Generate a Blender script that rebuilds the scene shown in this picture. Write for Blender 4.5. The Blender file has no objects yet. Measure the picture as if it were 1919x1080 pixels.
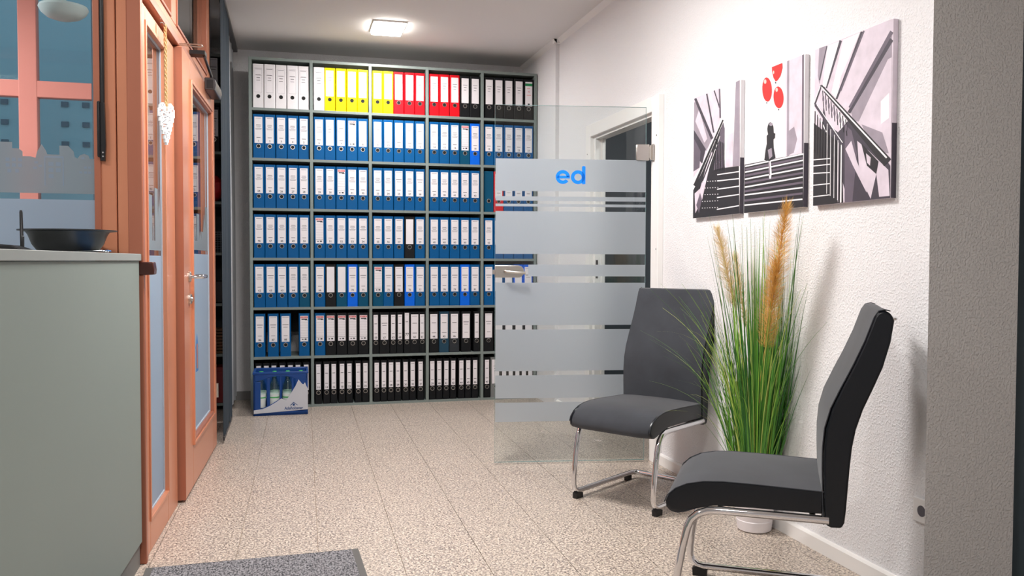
import bpy, bmesh, math, random
from mathutils import Vector, Matrix
R = math.radians
random.seed(7)
scn = bpy.context.scene
COL = scn.collection
# ------------------------------------------------------------------ camera, world, lights, exposure
cam_d = bpy.data.cameras.new('camera'); cam = bpy.data.objects.new('camera', cam_d); COL.objects.link(cam)
cam_d.sensor_width = 36; cam_d.lens = 36*1591.49/1919; cam_d.clip_start = .02; cam_d.clip_end = 60
cam.location = (-.1582, -6.488, 1.1312)
cam.rotation_mode = 'QUATERNION'
cam.rotation_quaternion = (Matrix.Rotation(-.2556, 3, 'Z') @ Matrix.Rotation(math.pi/2-.03166, 3, 'X') @ Matrix.Rotation(.0025, 3, 'Z')).to_quaternion()
scn.camera = cam
w = bpy.data.worlds.new('daylight'); scn.world = w; w.use_nodes = True
w.node_tree.nodes['Background'].inputs[0].default_value = (.60, .80, .92, 1)
w.node_tree.nodes['Background'].inputs[1].default_value = 1.05
scn.view_settings.view_transform = 'Standard'; scn.view_settings.look = 'None'
scn.view_settings.exposure = 0.0; scn.view_settings.gamma = 1; scn.view_settings.use_curve_mapping = False
CEIL = 2.821
LAMPS = [(.535, -.28, 21, 'square recessed ceiling lamp shining in front of the binder shelf'),
         (.28, -2.95, 72, 'large square ceiling lamp above the two visitor chairs'),
         (-.30, -5.70, 38, 'square recessed ceiling lamp above the entrance end of the room'),
         (-1.9, -4.9, 24, 'square recessed ceiling lamp above the grey reception desk'),
         (-2.6, -1.9, 42, 'added square fill lamp inside the vestibule behind the glazing'),  # added fill light, brightens the salmon bars and the frosted film
         (2.65, -2.0, 9, 'added square fill lamp inside the side room')]  # added fill light, keeps the side room from going black
LAMP_COL = (1.0, .975, .955)
for (x, y, p, l) in LAMPS:
    ld = bpy.data.lights.new('lamp_light', 'AREA'); ld.shape = 'RECTANGLE'; ld.size = .21; ld.size_y = .29
    if 'large' in l: ld.size = ld.size_y = .58
    ld.energy = p; ld.color = LAMP_COL
    lo = bpy.data.objects.new('lamp_light', ld); COL.objects.link(lo); lo.location = (x, y, CEIL-.035)

# ------------------------------------------------------------------ materials
def srgb(r, g, b):
    f = lambda c: (c/255/12.92) if c/255 <= .04045 else ((c/255+.055)/1.055)**2.4
    return (f(r), f(g), f(b), 1)
def mat(name, col, rough=.5, metal=0, spec=.5, noise=0, nscale=8, bump=0, bscale=60, bdist=.002, coat=0, sheen=0, trans=0, ior=None, alpha=None, stretch=None):
    m = bpy.data.materials.new(name); m.use_nodes = True; nt = m.node_tree; n = nt.nodes; b = n['Principled BSDF']
    b.inputs['Base Color'].default_value = col; b.inputs['Roughness'].default_value = rough
    b.inputs['Metallic'].default_value = metal; b.inputs['Specular IOR Level'].default_value = spec
    b.inputs['Coat Weight'].default_value = coat; b.inputs['Sheen Weight'].default_value = sheen
    b.inputs['Transmission Weight'].default_value = trans
    if ior: b.inputs['IOR'].default_value = ior
    if noise or bump:
        tc = n.new('ShaderNodeTexCoord'); mp = n.new('ShaderNodeMapping'); nt.links.new(tc.outputs['Object'], mp.inputs[0])
        if stretch: mp.inputs['Scale'].default_value = stretch
    if noise:
        t = n.new('ShaderNodeTexNoise'); t.inputs['Scale'].default_value = nscale; t.inputs['Detail'].default_value = 6
        nt.links.new(mp.outputs[0], t.inputs['Vector'])
        mx = n.new('ShaderNodeMix'); mx.data_type = 'RGBA'
        mx.inputs[6].default_value = tuple(c*(1-noise) for c in col[:3])+(1,)
        mx.inputs[7].default_value = tuple(min(1, c*(1+noise)) for c in col[:3])+(1,)
        nt.links.new(t.outputs['Fac'], mx.inputs[0]); nt.links.new(mx.outputs[2], b.inputs['Base Color'])
    if bump:
        t2 = n.new('ShaderNodeTexNoise'); t2.inputs['Scale'].default_value = bscale; t2.inputs['Detail'].default_value = 4
        nt.links.new(mp.outputs[0], t2.inputs['Vector'])
        bp = n.new('ShaderNodeBump'); bp.inputs['Strength'].default_value = bump; bp.inputs['Distance'].default_value = bdist
        nt.links.new(t2.outputs['Fac'], bp.inputs['Height']); nt.links.new(bp.outputs[0], b.inputs['Normal'])
    return m
def plaster(name, col, strength=.6):
    m = bpy.data.materials.new(name); m.use_nodes = True; nt = m.node_tree; n = nt.nodes; b = n['Principled BSDF']
    b.inputs['Base Color'].default_value = col; b.inputs['Roughness'].default_value = .75; b.inputs['Specular IOR Level'].default_value = .25
    g = n.new('ShaderNodeNewGeometry')
    a = n.new('ShaderNodeTexNoise'); a.inputs['Scale'].default_value = 125; a.inputs['Detail'].default_value = 3
    v = n.new('ShaderNodeTexVoronoi'); v.inputs['Scale'].default_value = 140; v.feature = 'SMOOTH_F1'
    nt.links.new(g.outputs['Position'], a.inputs['Vector']); nt.links.new(g.outputs['Position'], v.inputs['Vector'])
    r = n.new('ShaderNodeValToRGB'); r.color_ramp.elements[0].position = .48; r.color_ramp.elements[1].position = .66
    nt.links.new(a.outputs['Fac'], r.inputs[0])
    ad = n.new('ShaderNodeMath'); ad.operation = 'SUBTRACT'; nt.links.new(r.outputs[0], ad.inputs[0]); 
    ml = n.new('ShaderNodeMath'); ml.operation = 'MULTIPLY'; ml.inputs[1].default_value = .5; nt.links.new(v.outputs['Distance'], ml.inputs[0]); nt.links.new(ml.outputs[0], ad.inputs[1])
    bp = n.new('ShaderNodeBump'); bp.inputs['Strength'].default_value = strength; bp.inputs['Distance'].default_value = .0022
    nt.links.new(ad.outputs[0], bp.inputs['Height']); nt.links.new(bp.outputs[0], b.inputs['Normal'])
    return m
def granite(name):
    m = bpy.data.materials.new(name); m.use_nodes = True; nt = m.node_tree; n = nt.nodes; b = n['Principled BSDF']
    g = n.new('ShaderNodeNewGeometry')
    def noise(s, d=3, off=0):
        t = n.new('ShaderNodeTexNoise'); t.inputs['Scale'].default_value = s; t.inputs['Detail'].default_value = d
        if off:
            mp = n.new('ShaderNodeMapping'); mp.inputs['Location'].default_value = (off, off, off)
            nt.links.new(g.outputs['Position'], mp.inputs[0]); nt.links.new(mp.outputs[0], t.inputs['Vector'])
        else: nt.links.new(g.outputs['Position'], t.inputs['Vector'])
        return t.outputs['Fac']
    def ramp(src, stops):
        r = n.new('ShaderNodeValToRGB'); e = r.color_ramp.elements
        e[0].position, e[0].color = stops[0]; e[1].position, e[1].color = stops[-1]
        for p, c in stops[1:-1]:
            k = e.new(p); k.color = c
        nt.links.new(src, r.inputs[0]); return r.outputs[0]
    base = ramp(noise(105, 5), [(.36, srgb(130, 117, 108)), (.46, srgb(188, 173, 159)), (.6, srgb(222, 209, 195))])
    dark = ramp(noise(150, 5, 7.3), [(.57, (0, 0, 0, 1)), (.61, (1, 1, 1, 1))])
    grey = ramp(noise(115, 5, 3.1), [(.54, (0, 0, 0, 1)), (.60, (1, 1, 1, 1))])
    m1 = n.new('ShaderNodeMix'); m1.data_type = 'RGBA'; nt.links.new(grey, m1.inputs[0]); nt.links.new(base, m1.inputs[6]); m1.inputs[7].default_value = srgb(150, 138, 130)
    m2 = n.new('ShaderNodeMix'); m2.data_type = 'RGBA'; nt.links.new(dark, m2.inputs[0]); nt.links.new(m1.outputs[2], m2.inputs[6]); m2.inputs[7].default_value = srgb(48, 44, 46)
    nt.links.new(m2.outputs[2], b.inputs['Base Color'])
    b.inputs['Roughness'].default_value = .33; b.inputs['Specular IOR Level'].default_value = .45
    return m
def glass(name, tint=(.93, .96, .96, 1), base=.045):
    m = bpy.data.materials.new(name); m.use_nodes = True; nt = m.node_tree; n = nt.nodes
    n.remove(n['Principled BSDF']); out = n['Material Output']
    g = n.new('ShaderNodeNewGeometry'); d = n.new('ShaderNodeVectorMath'); d.operation = 'DOT_PRODUCT'
    nt.links.new(g.outputs['Incoming'], d.inputs[0]); nt.links.new(g.outputs['Normal'], d.inputs[1])
    def mth(op, a, v=None, swap=False):
        k = n.new('ShaderNodeMath'); k.operation = op
        nt.links.new(a, k.inputs[1 if swap else 0])
        if v is not None: k.inputs[0 if swap else 1].default_value = v
        return k.outputs[0]
    x = mth('ABSOLUTE', d.outputs['Value']); x = mth('SUBTRACT', x, 1.0, True); x = mth('POWER', x, 5.0); x = mth('MULTIPLY', x, 1-base); x = mth('ADD', x, base)
    t = n.new('ShaderNodeBsdfTransparent'); t.inputs[0].default_value = tint
    gl = n.new('ShaderNodeBsdfGlossy'); gl.inputs['Roughness'].default_value = 0.0
    mx = n.new('ShaderNodeMixShader'); nt.links.new(x, mx.inputs[0]); nt.links.new(t.outputs[0], mx.inputs[1]); nt.links.new(gl.outputs[0], mx.inputs[2])
    nt.links.new(mx.outputs[0], out.inputs[0]); return m
def frosted(name, col, body=.55, rough=.35, gloss=.06, tl=.35):
    m = bpy.data.materials.new(name); m.use_nodes = True; nt = m.node_tree; n = nt.nodes
    n.remove(n['Principled BSDF']); out = n['Material Output']
    rf = n.new('ShaderNodeBsdfRefraction'); rf.inputs['IOR'].default_value = 1.35; rf.inputs['Roughness'].default_value = rough; rf.inputs[0].default_value = (.95, .97, 1, 1)
    df = n.new('ShaderNodeBsdfDiffuse'); df.inputs[0].default_value = col
    tr = n.new('ShaderNodeBsdfTranslucent'); tr.inputs[0].default_value = col
    a = n.new('ShaderNodeMixShader'); a.inputs[0].default_value = tl; nt.links.new(df.outputs[0], a.inputs[1]); nt.links.new(tr.outputs[0], a.inputs[2])
    b = n.new('ShaderNodeMixShader'); b.inputs[0].default_value = body; nt.links.new(rf.outputs[0], b.inputs[1]); nt.links.new(a.outputs[0], b.inputs[2])
    gl = n.new('ShaderNodeBsdfGlossy'); gl.inputs['Roughness'].default_value = .25
    c = n.new('ShaderNodeMixShader'); c.inputs[0].default_value = gloss; nt.links.new(b.outputs[0], c.inputs[1]); nt.links.new(gl.outputs[0], c.inputs[2])
    nt.links.new(c.outputs[0], out.inputs[0]); return m
def emit(name, col, s):
    m = bpy.data.materials.new(name); m.use_nodes = True; b = m.node_tree.nodes['Principled BSDF']
    b.inputs['Base Color'].default_value = col; b.inputs['Emission Color'].default_value = col; b.inputs['Emission Strength'].default_value = s; return m

M = dict(
 wall=plaster('white_wall_plaster', srgb(234, 233, 235), .7),
 wall_shaded=plaster('shaded_pier_plaster', srgb(208, 206, 205), .9),  # wall plaster darkened, the pier's shade is put into the colour
 ceil=mat('ceiling_paint', srgb(226, 223, 221), .85, spec=.2),
 white=mat('white_lacquer', srgb(240, 238, 236), .4, noise=.02),
 granite=granite('granite_tile'), grout=mat('floor_grout', srgb(168, 150, 134), .9, noise=.1),
 shelf=mat('shelf_grey_green', srgb(122, 133, 130), .5, noise=.04, nscale=4), shelf_back=mat('shelf_back_and_shade', srgb(40, 44, 45), .7, noise=.1),
 base_grey=mat('grey_skirting', srgb(128, 127, 126), .5, noise=.04),
 copper=mat('copper_aluminium', srgb(208, 137, 104), .32, metal=.2, spec=.5, noise=.05, nscale=3, coat=.1),
 copper_dark=mat('copper_profile_dark', srgb(172, 106, 82), .35, metal=.25, noise=.05),
 pink=mat('reflected_frame_salmon', srgb(240, 150, 138), .45, noise=.04),
 rubber=mat('black_rubber', srgb(20, 20, 22), .6, noise=.1),
 blackmetal=mat('black_metal', srgb(24, 25, 28), .35, metal=.2, noise=.1),
 anth=mat('closer_anthracite', srgb(70, 68, 70), .35, metal=.5, noise=.1),
 brownplastic=mat('brown_plastic', srgb(72, 34, 28), .25, noise=.1),
 steel=mat('brushed_steel', srgb(200, 196, 190), .28, metal=1, noise=.05, nscale=30, stretch=(1, 1, 12)),
 chrome=mat('chrome', srgb(225, 225, 228), .07, metal=1, noise=.01),
 glass=glass('clear_glass'), glass_edge=mat('glass_edge', srgb(120, 150, 150), .15, noise=.05),
 frost=frosted('frosted_film', srgb(206, 215, 222), .46, .5), frost2=frosted('frosted_window_film', srgb(196, 212, 228), .85, .4, tl=.6),
 frost3=frosted('skyline_film', srgb(170, 182, 190), .55, .3),
 edblue=mat('blue_film', srgb(0, 130, 245), .4, noise=.02),
 suede=mat('grey_suede', srgb(54, 57, 63), .8, spec=.2, noise=.38, nscale=9, bump=.3, bscale=300, bdist=.0006, sheen=.25),
 leather=mat('black_leather', srgb(11, 17, 25), .3, spec=.4, noise=.1, nscale=20, bump=.12, bscale=400, bdist=.0005),
 pot=mat('white_ceramic', srgb(228, 222, 224), .45, noise=.02), soil=mat('pot_soil', srgb(60, 45, 32), .9, noise=.3),
 plume=mat('plume_tan', srgb(240, 216, 170), .8, noise=.2, nscale=40), plume2=mat('plume_orange', srgb(236, 190, 112), .8, noise=.25, nscale=40),
 desk=mat('desk_grey_green', srgb(132, 142, 137), .55, spec=.3, noise=.03, nscale=2), desk_top=mat('desk_top', srgb(146, 151, 148), .45, noise=.03), plinth=mat('desk_plinth', srgb(112, 112, 110), .5, noise=.05),
 curtain=mat('panel_curtain', srgb(38, 52, 64), .9, noise=.18, nscale=30, bump=.5, bscale=120, bdist=.002, stretch=(1, 1, .15)),
 sheer=mat('sheer_curtain', srgb(176, 178, 182), .9, noise=.12, nscale=30, bump=.4, bscale=90, bdist=.002, stretch=(1, 1, .2)),
 mat=None, matedge=mat('mat_rubber_edge', srgb(92, 90, 88), .8, noise=.1),
 label=mat('label_paper', srgb(232, 228, 232), .6, noise=.03, nscale=60), print=mat('print_grey', srgb(92, 90, 98), .7, noise=.1), ink=mat('print_black', srgb(40, 40, 44), .7, noise=.1),
 red_print=mat('print_red', srgb(226, 110, 112), .6, noise=.1), green=mat('label_green', srgb(0, 130, 70), .6, noise=.05),
 hole=mat('finger_hole', srgb(10, 10, 11), .8, noise=.1), pages=mat('paper_pages', srgb(215, 210, 200), .8, noise=.08, nscale=80),
 crate=mat('crate_blue', srgb(0, 62, 134), .4, noise=.06), crate_grey=mat('crate_mountain', srgb(196, 198, 206), .5, noise=.05), logo=mat('crate_logo', srgb(8, 62, 120), .5, noise=.05),
 bottle=glass('bottle_glass', (.86, .93, .90, 1), .06), cap=mat('bottle_cap_green', srgb(60, 180, 90), .4, noise=.05), blabel=mat('bottle_label', srgb(222, 228, 224), .5, noise=.05),
 string=mat('jute_string', srgb(208, 170, 118), .9, noise=.2, nscale=120), heart=mat('heart_white', srgb(244, 244, 246), .5, noise=.02),
 bowl=mat('bowl_black', srgb(34, 36, 38), .4, noise=.1), paper_blue=mat('paper_blue', srgb(70, 130, 190), .5, noise=.1), paper=mat('paper_white', srgb(225, 230, 236), .6, noise=.04),
 lampglow=emit('lamp_diffuser', (1, .95, .88, 1), 38), dome=mat('dome_lamp', srgb(205, 225, 228), .4, noise=.02),
 outside=mat('outside_blue_wall', srgb(128, 166, 182), .8, noise=.06, nscale=1.2), sq=mat('outside_dark_squares', srgb(52, 84, 106), .6, noise=.1), niche=mat('niche_wall', srgb(90, 108, 124), .8, noise=.05),
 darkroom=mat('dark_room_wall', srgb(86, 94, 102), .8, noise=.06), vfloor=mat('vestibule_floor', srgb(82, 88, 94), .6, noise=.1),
 red=mat('red_cloth', srgb(196, 24, 34), .6, noise=.15), basket=mat('grey_wire', srgb(90, 100, 108), .5, noise=.1), yellow=mat('yellow_plastic', srgb(240, 205, 0), .5, noise=.05), wicker=mat('wicker', srgb(104, 74, 50), .8, noise=.3, nscale=50),
 socket=mat('socket_white', srgb(232, 230, 230), .35, noise=.02), screw=mat('screw_grey', srgb(140, 140, 140), .4, metal=.8, noise=.05),
)
BC = {'white': srgb(228, 225, 228), 'yellow': srgb(238, 214, 0), 'red': srgb(206, 12, 28), 'blue': srgb(0, 84, 142), 'bright': srgb(0, 100, 222), 'petrol': srgb(0, 76, 108), 'black': srgb(20, 22, 25), 'dark': srgb(46, 50, 55), 'slate': srgb(36, 68, 88), 'grey': srgb(120, 122, 122)}
BM = {k: mat('binder_'+k, v, .5, spec=.18, noise=.06, nscale=30) for k, v in BC.items()}
for c, v in dict(p_white=(236, 233, 236), p_lav=(212, 200, 212), p_grey=(150, 140, 152), p_dark=(62, 56, 68), p_mid=(98, 88, 102), p_black=(34, 32, 38), p_red=(222, 36, 34), p_hi=(246, 190, 182)).items():
    M[c] = mat('canvas_print_'+c[2:], srgb(*v), .6, noise=(.28 if c in ('p_lav', 'p_grey', 'p_mid', 'p_dark') else .02), nscale=16)
# ribbed mat
def matmat():
    m = mat('mat_carpet', srgb(92, 92, 98), .95); nt = m.node_tree; n = nt.nodes; b = n['Principled BSDF']
    tc = n.new('ShaderNodeTexCoord'); mp = n.new('ShaderNodeMapping'); mp.inputs['Scale'].default_value = (1, .5, 1); nt.links.new(tc.outputs['Object'], mp.inputs[0])
    v = n.new('ShaderNodeTexVoronoi'); v.inputs['Scale'].default_value = 210; v.inputs['Randomness'].default_value = .55; nt.links.new(mp.outputs[0], v.inputs['Vector'])
    no = n.new('ShaderNodeTexNoise'); no.inputs['Scale'].default_value = 160; nt.links.new(mp.outputs[0], no.inputs['Vector'])
    r = n.new('ShaderNodeValToRGB'); e = r.color_ramp.elements; e[0].position = .35; e[0].color = srgb(46, 48, 54); e[1].position = .62; e[1].color = srgb(150, 148, 152)
    nt.links.new(no.outputs['Fac'], r.inputs[0]); nt.links.new(r.outputs[0], b.inputs['Base Color'])
    bp = n.new('ShaderNodeBump'); bp.inputs['Strength'].default_value = .9; bp.inputs['Distance'].default_value = .004; bp.invert = True
    nt.links.new(v.outputs['Distance'], bp.inputs['Height']); nt.links.new(bp.outputs[0], b.inputs['Normal']); return m
M['mat'] = matmat()

# ------------------------------------------------------------------ mesh helpers
class MB:
    def __init__(s): s.v = []; s.f = []; s.m = []
    def add(s, vs, fs, mi=0):
        o = len(s.v); s.v += [tuple(v) for v in vs]; s.f += [tuple(i+o for i in f) for f in fs]; s.m += [mi]*len(fs); return s
    def box(s, x0, x1, y0, y1, z0, z1, mi=0):
        return s.add([(x0, y0, z0), (x1, y0, z0), (x1, y1, z0), (x0, y1, z0), (x0, y0, z1), (x1, y0, z1), (x1, y1, z1), (x0, y1, z1)],
                     [(0, 3, 2, 1), (4, 5, 6, 7), (0, 1, 5, 4), (1, 2, 6, 5), (2, 3, 7, 6), (3, 0, 4, 7)], mi)
    def prism(s, pts, a, b, ax='y', mi=0):
        """extrude a 2-D polygon; ax is the extrusion axis, pts are the two other coordinates in order"""
        def P(p, h): return {'x': (h, p[0], p[1]), 'y': (p[0], h, p[1]), 'z': (p[0], p[1], h)}[ax]
        n = len(pts); vs = [P(p, a) for p in pts]+[P(p, b) for p in pts]
        return s.add(vs, [tuple(range(n-1, -1, -1)), tuple(range(n, 2*n))]+[(i, (i+1) % n, n+(i+1) % n, n+i) for i in range(n)], mi)
    def tube(s, path, r, n=12, mi=0, cap=True):
        path = [Vector(p) for p in path]; vs = []; fs = []; up = None
        for i, p in enumerate(path):
            d = (path[min(i+1, len(path)-1)]-path[max(i-1, 0)]).normalized()
            if up is None: up = Vector((0, 0, 1)) if abs(d.z) < .9 else Vector((1, 0, 0))
            a = d.cross(up).normalized(); up = a.cross(d).normalized()
            rr = r[i] if isinstance(r, (list, tuple)) else r
            for k in range(n):
                t = 2*math.pi*k/n; vs.append(p+a*rr*math.cos(t)+up*rr*math.sin(t))
        for i in range(len(path)-1):
            for k in range(n): fs.append((i*n+k, i*n+(k+1) % n, (i+1)*n+(k+1) % n, (i+1)*n+k))
        if cap: fs += [tuple(range(n-1, -1, -1)), tuple(range((len(path)-1)*n, len(path)*n))]
        return s.add(vs, fs, mi)
    def lathe(s, prof, n=32, c=(0, 0), mi=0):
        vs = []; fs = []
        for (r, z) in prof:
            for k in range(n): t = 2*math.pi*k/n; vs.append((c[0]+r*math.cos(t), c[1]+r*math.sin(t), z))
        for i in range(len(prof)-1):
            for k in range(n): fs.append((i*n+k, i*n+(k+1) % n, (i+1)*n+(k+1) % n, (i+1)*n+k))
        if prof[0][0] > 1e-6: fs.append(tuple(range(n-1, -1, -1)))
        if prof[-1][0] > 1e-6: fs.append(tuple(range((len(prof)-1)*n, len(prof)*n)))
        return s.add(vs, fs, mi)
    def mesh(s, name, mats, smooth=True, fix=True):
        me = bpy.data.meshes.new(name); me.from_pydata(s.v, [], s.f)
        for m in (mats if isinstance(mats, (list, tuple)) else [mats]): me.materials.append(m)
        me.polygons.foreach_set('material_index', s.m)
        if fix:
            bm = bmesh.new(); bm.from_mesh(me); bmesh.ops.recalc_face_normals(bm, faces=bm.faces); bm.to_mesh(me); bm.free()
        if smooth:
            me.polygons.foreach_set('use_smooth', [True]*len(me.polygons)); me.set_sharp_from_angle(angle=R(38))
        me.update(); return me
def link(name, me, parent=None, loc=(0, 0, 0), rotz=0):
    o = bpy.data.objects.new(name, me); COL.objects.link(o); o.location = loc; o.rotation_euler = (0, 0, rotz)
    if parent: o.parent = parent
    return o
def part(name, mb, m, parent, bevel=0, seg=2, **k):
    o = link(name, mb.mesh(name, m, **k) if isinstance(mb, MB) else mb, parent)
    if bevel:
        md = o.modifiers.new('bevel', 'BEVEL'); md.width = bevel; md.segments = seg; md.limit_method = 'ANGLE'; md.angle_limit = R(40)
    return o
def tag(o, label, cat, group=None, kind=None):
    o['label'] = label; o['category'] = cat
    if group: o['group'] = group
    if kind: o['kind'] = kind
    return o
def thing(name, label, cat, loc=(0, 0, 0), rotz=0, group=None, kind=None):
    o = link(name, None, None, loc, rotz); return tag(o, label, cat, group, kind)
def copy_tree(o, parent=None):
    c = o.copy(); COL.objects.link(c)
    if parent: c.parent = parent
    for ch in [x for x in KIDS.get(o.name, [])]: copy_tree(ch, c)
    return c
KIDS = {}
def arc(cx, cz, r, a0, a1, n): return [(cx+r*math.cos(R(a0+(a1-a0)*i/n)), cz+r*math.sin(R(a0+(a1-a0)*i/n))) for i in range(n+1)]
_tc = {}
def text_mesh(body, size, offset=0.0, shear=0, align='CENTER'):
    key = (body, size, offset, shear, align)
    if key in _tc: return _tc[key]
    c = bpy.data.curves.new('text', 'FONT'); c.body = body; c.size = size; c.align_x = align; c.offset = offset; c.shear = shear; c.resolution_u = 3
    o = bpy.data.objects.new('text', c); COL.objects.link(o)
    me = bpy.data.meshes.new_from_object(o.evaluated_get(bpy.context.evaluated_depsgraph_get()))
    vs = [tuple(v.co) for v in me.vertices]; fs = [tuple(p.vertices) for p in me.polygons]
    bpy.data.objects.remove(o); bpy.data.meshes.remove(me); bpy.data.curves.remove(c)
    _tc[key] = (vs, fs); return vs, fs

# ------------------------------------------------------------------ structure
def struct(name, mb, m, label, cat, **k):
    o = part(name, mb, m, None, **k); return tag(o, label, cat, kind='structure')
XR = 1.8414; BACK = .70
fl = struct('floor', MB().box(-3.6, 3.4, -8.8, BACK+.3, -.20, -.006).box(-6, -1.28, BACK+.3, 1.8, -.20, -.006), M['grout'], 'speckled beige granite tiled floor of the office', 'floor', smooth=False)
# granite tiles: joints run along Y, slightly turned
T = .305; TL = .61; tile_me = {}
def tile_mesh(w, l):
    k = (round(w, 3), round(l, 3))
    if k not in tile_me: tile_me[k] = MB().box(.0012, w-.0012, .0003, l-.0003, -.012, 0).mesh('floor_tile', M['granite'], smooth=False)
    return tile_me[k]
rot = -.0149
rt = random.Random(3)
for i in range(-12, 8):
    off = (rt.random()*.5 if i not in (2, 3) else .0)
    y = -5.56+off-.012 if i in (2, 3) else -5.6+off
    while y < .66:
        l = min(TL, .70-y)
        if -0.0116+i*T > -.95 or y < -3.1:
            o = link('floor_tile', tile_mesh(T, l if l < TL else TL), fl, (0, 0, 0), rot)
            lx, ly = -.0116+i*T, y
            o.location = (lx*math.cos(rot)-ly*math.sin(rot), lx*math.sin(rot)+ly*math.cos(rot), random.uniform(-.0003, .0003))
        y += TL
far = MB().box(-3.6, 3.4, -8.8, -5.4, -.007, -.004)
part('floor_slab', far, M['granite'], fl, smooth=False)
struct('ceiling', MB().box(-3.6, 3.4, -8.8, -.94, CEIL, CEIL+.2).box(-1.28, 3.4, -.94, BACK+.3, CEIL, CEIL+.2), M['ceil'], 'plain off-white ceiling of the office', 'ceiling', smooth=False)
struct('wall_back', MB().box(-1.28, 3.4, BACK, BACK+.3, 0, CEIL), M['wall'], 'white back wall behind the binder shelf', 'wall', smooth=False)
# right wall with doorway opening Y -2.045..-1.05 (behind casing)
DY0, DY1, DZ = -2.05, -1.06, 2.0
struct('wall_right', MB().box(XR, XR+.06, -4.178, DY0, 0, CEIL).box(XR, XR+.06, DY1, -.25, 0, CEIL).box(XR, XR+.06, DY0, DY1, DZ, CEIL).box(1.812, XR+.06, -.25, BACK, 0, CEIL),
       M['wall'], 'white roughcast right wall with the doorway and pictures', 'wall', smooth=False)
struct('wall_right_near', MB().prism([(1.782, -4.24), (2.125, -4.24), (2.125, -4.10), (1.843, -4.10), (1.843, -4.176)], 0, CEIL, 'z'), M['wall_shaded'], 'roughcast pier coloured grey for its shade at the right edge of the photo', 'wall', smooth=False)
# seams on the pier wallpaper
struct('wall_right_far', MB().box(2.125, 3.4, -4.20, -4.05, 0, CEIL), mat('unlit_opening_teal', srgb(58, 72, 80), .8, noise=.05), 'dark-coloured wall for the unlit opening beyond the pier', 'wall', smooth=False)  # dark colour stands in for the missing light beyond the pier
struct('wall_east', MB().box(3.2, 3.4, -8.8, -4.3, 0, CEIL), M['wall'], 'plain white wall right of the entrance area', 'wall', smooth=False)
struct('wall_front', MB().box(-3.6, 3.4, -8.8, -8.6, 0, CEIL), M['wall'], 'plain white wall behind the viewpoint', 'wall', smooth=False)
struct('wall_west', MB().box(-3.6, -3.4, -8.8, -3.1, 0, CEIL), M['wall'], 'plain white wall behind the reception desk', 'wall', smooth=False)
# dark room beyond doorway
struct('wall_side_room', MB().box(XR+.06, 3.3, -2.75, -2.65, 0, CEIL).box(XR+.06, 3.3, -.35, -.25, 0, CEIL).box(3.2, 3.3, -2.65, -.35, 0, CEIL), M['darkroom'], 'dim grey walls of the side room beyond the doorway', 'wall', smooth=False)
# crown strip
def strip(y0, y1, x): return MB().prism([(x-.028, CEIL), (x, CEIL-.034), (x, CEIL)], y0, y1, 'y')
cr = strip(-4.18, -.25, XR); cr.prism([(1.784, CEIL), (1.812, CEIL-.034), (1.812, CEIL)], -.278, BACK, 'y'); cr.box(1.79, XR, -.278, -.25, CEIL-.034, CEIL)
struct('trim_1', cr, M['white'], 'thin white cornice strip along the top of right wall', 'cornice', smooth=False)
# skirtings
sk = MB().prism([(XR, 0), (XR-.016, 0), (XR-.016, .052), (XR-.010, .060), (XR, .060)], -4.18, -2.145, 'y').prism([(XR, 0), (XR-.016, 0), (XR-.016, .052), (XR-.010, .060), (XR, .060)], -.955, -.25, 'y')
struct('baseboard_right', sk, M['white'], 'white skirting board along the right wall', 'skirting board', smooth=False)
struct('baseboard_back', MB().box(-.62, 1.8, BACK-.014, BACK, 0, .07), M['base_grey'], 'grey skirting board along the back wall', 'skirting board', smooth=False)
# door casing + jambs (right)
cs = thing('door_2', 'white door casing around the open glass door', 'door', (XR, -1.55, 0), 0, kind='structure')
X0 = -.034
def casing(y0, y1, z0, z1): return MB().box(X0, 0, y0, y1, z0, z1)
part('casing', casing(-.594, -.50, 0, 2.055), M['white'], cs, bevel=.003)
part('casing', casing(.505, .595, 0, 2.055), M['white'], cs, bevel=.003)
part('casing', casing(-.50, .505, 1.97, 2.055), M['white'], cs, bevel=.003)
part('jamb', MB().box(-.012, .06, -.50, -.478, 0, 1.992), M['white'], cs)
part('jamb', MB().box(-.012, .06, .458, .505, 0, 1.992), M['white'], cs)
part('jamb', MB().box(-.012, .06, -.478, .458, 1.952, 1.97), M['white'], cs)
part('door_stop', MB().box(.03, .05, .440, .458, 0, 1.952), M['white'], cs)
part('strike_plate', MB().box(-.006, .006, .452, .4585, 1.02, 1.14), M['anth'], cs)
for (yy, zz) in ((-.572, 1.83), (-.58, .35), (.56, 1.86), (-.575, 1.2)):
    o = part('screw', MB().lathe([(0, 0), (.004, 0), (.004, .002), (0, .002)], 10), M['screw'], cs); o.rotation_euler = (0, R(-90), 0); o.location = (X0, yy, zz)

# ------------------------------------------------------------------ glass door leaf
gd_ang = math.atan2(-.146, .871)
gd = thing('door_3', 'open frameless glass door with frosted bands and blue letters', 'door', (.935, -1.926, 0), gd_ang, kind='structure')
W = .846
part('glass_pane', MB().box(0, W, -.004, .004, .012, 1.99), M['glass'], gd, smooth=False)
ed = MB().box(0, .0009, -.0041, .0041, .012, 1.99).box(W-.0009, W, -.0041, .0041, .012, 1.99).box(0, W, -.0041, .0041, .0115, .0135).box(0, W, -.0041, .0041, 1.989, 1.9905)
part('glass_edge', ed, M['glass_edge'], gd, smooth=False)
for (a, b, x0) in ((1.518, 1.696, .004), (1.465, 1.489, .004), (1.433, 1.448, .004), (1.171, 1.407, .004), (1.047, 1.112, .186), (.776, 1.012, .004), (.521, .752, .004), (.369, .497, .004), (.238, .345, .004)):
    part('frosted_band', MB().box(x0, W-.001, -.0052, -.0042, a, b), M['frost'], gd, smooth=False)
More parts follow.
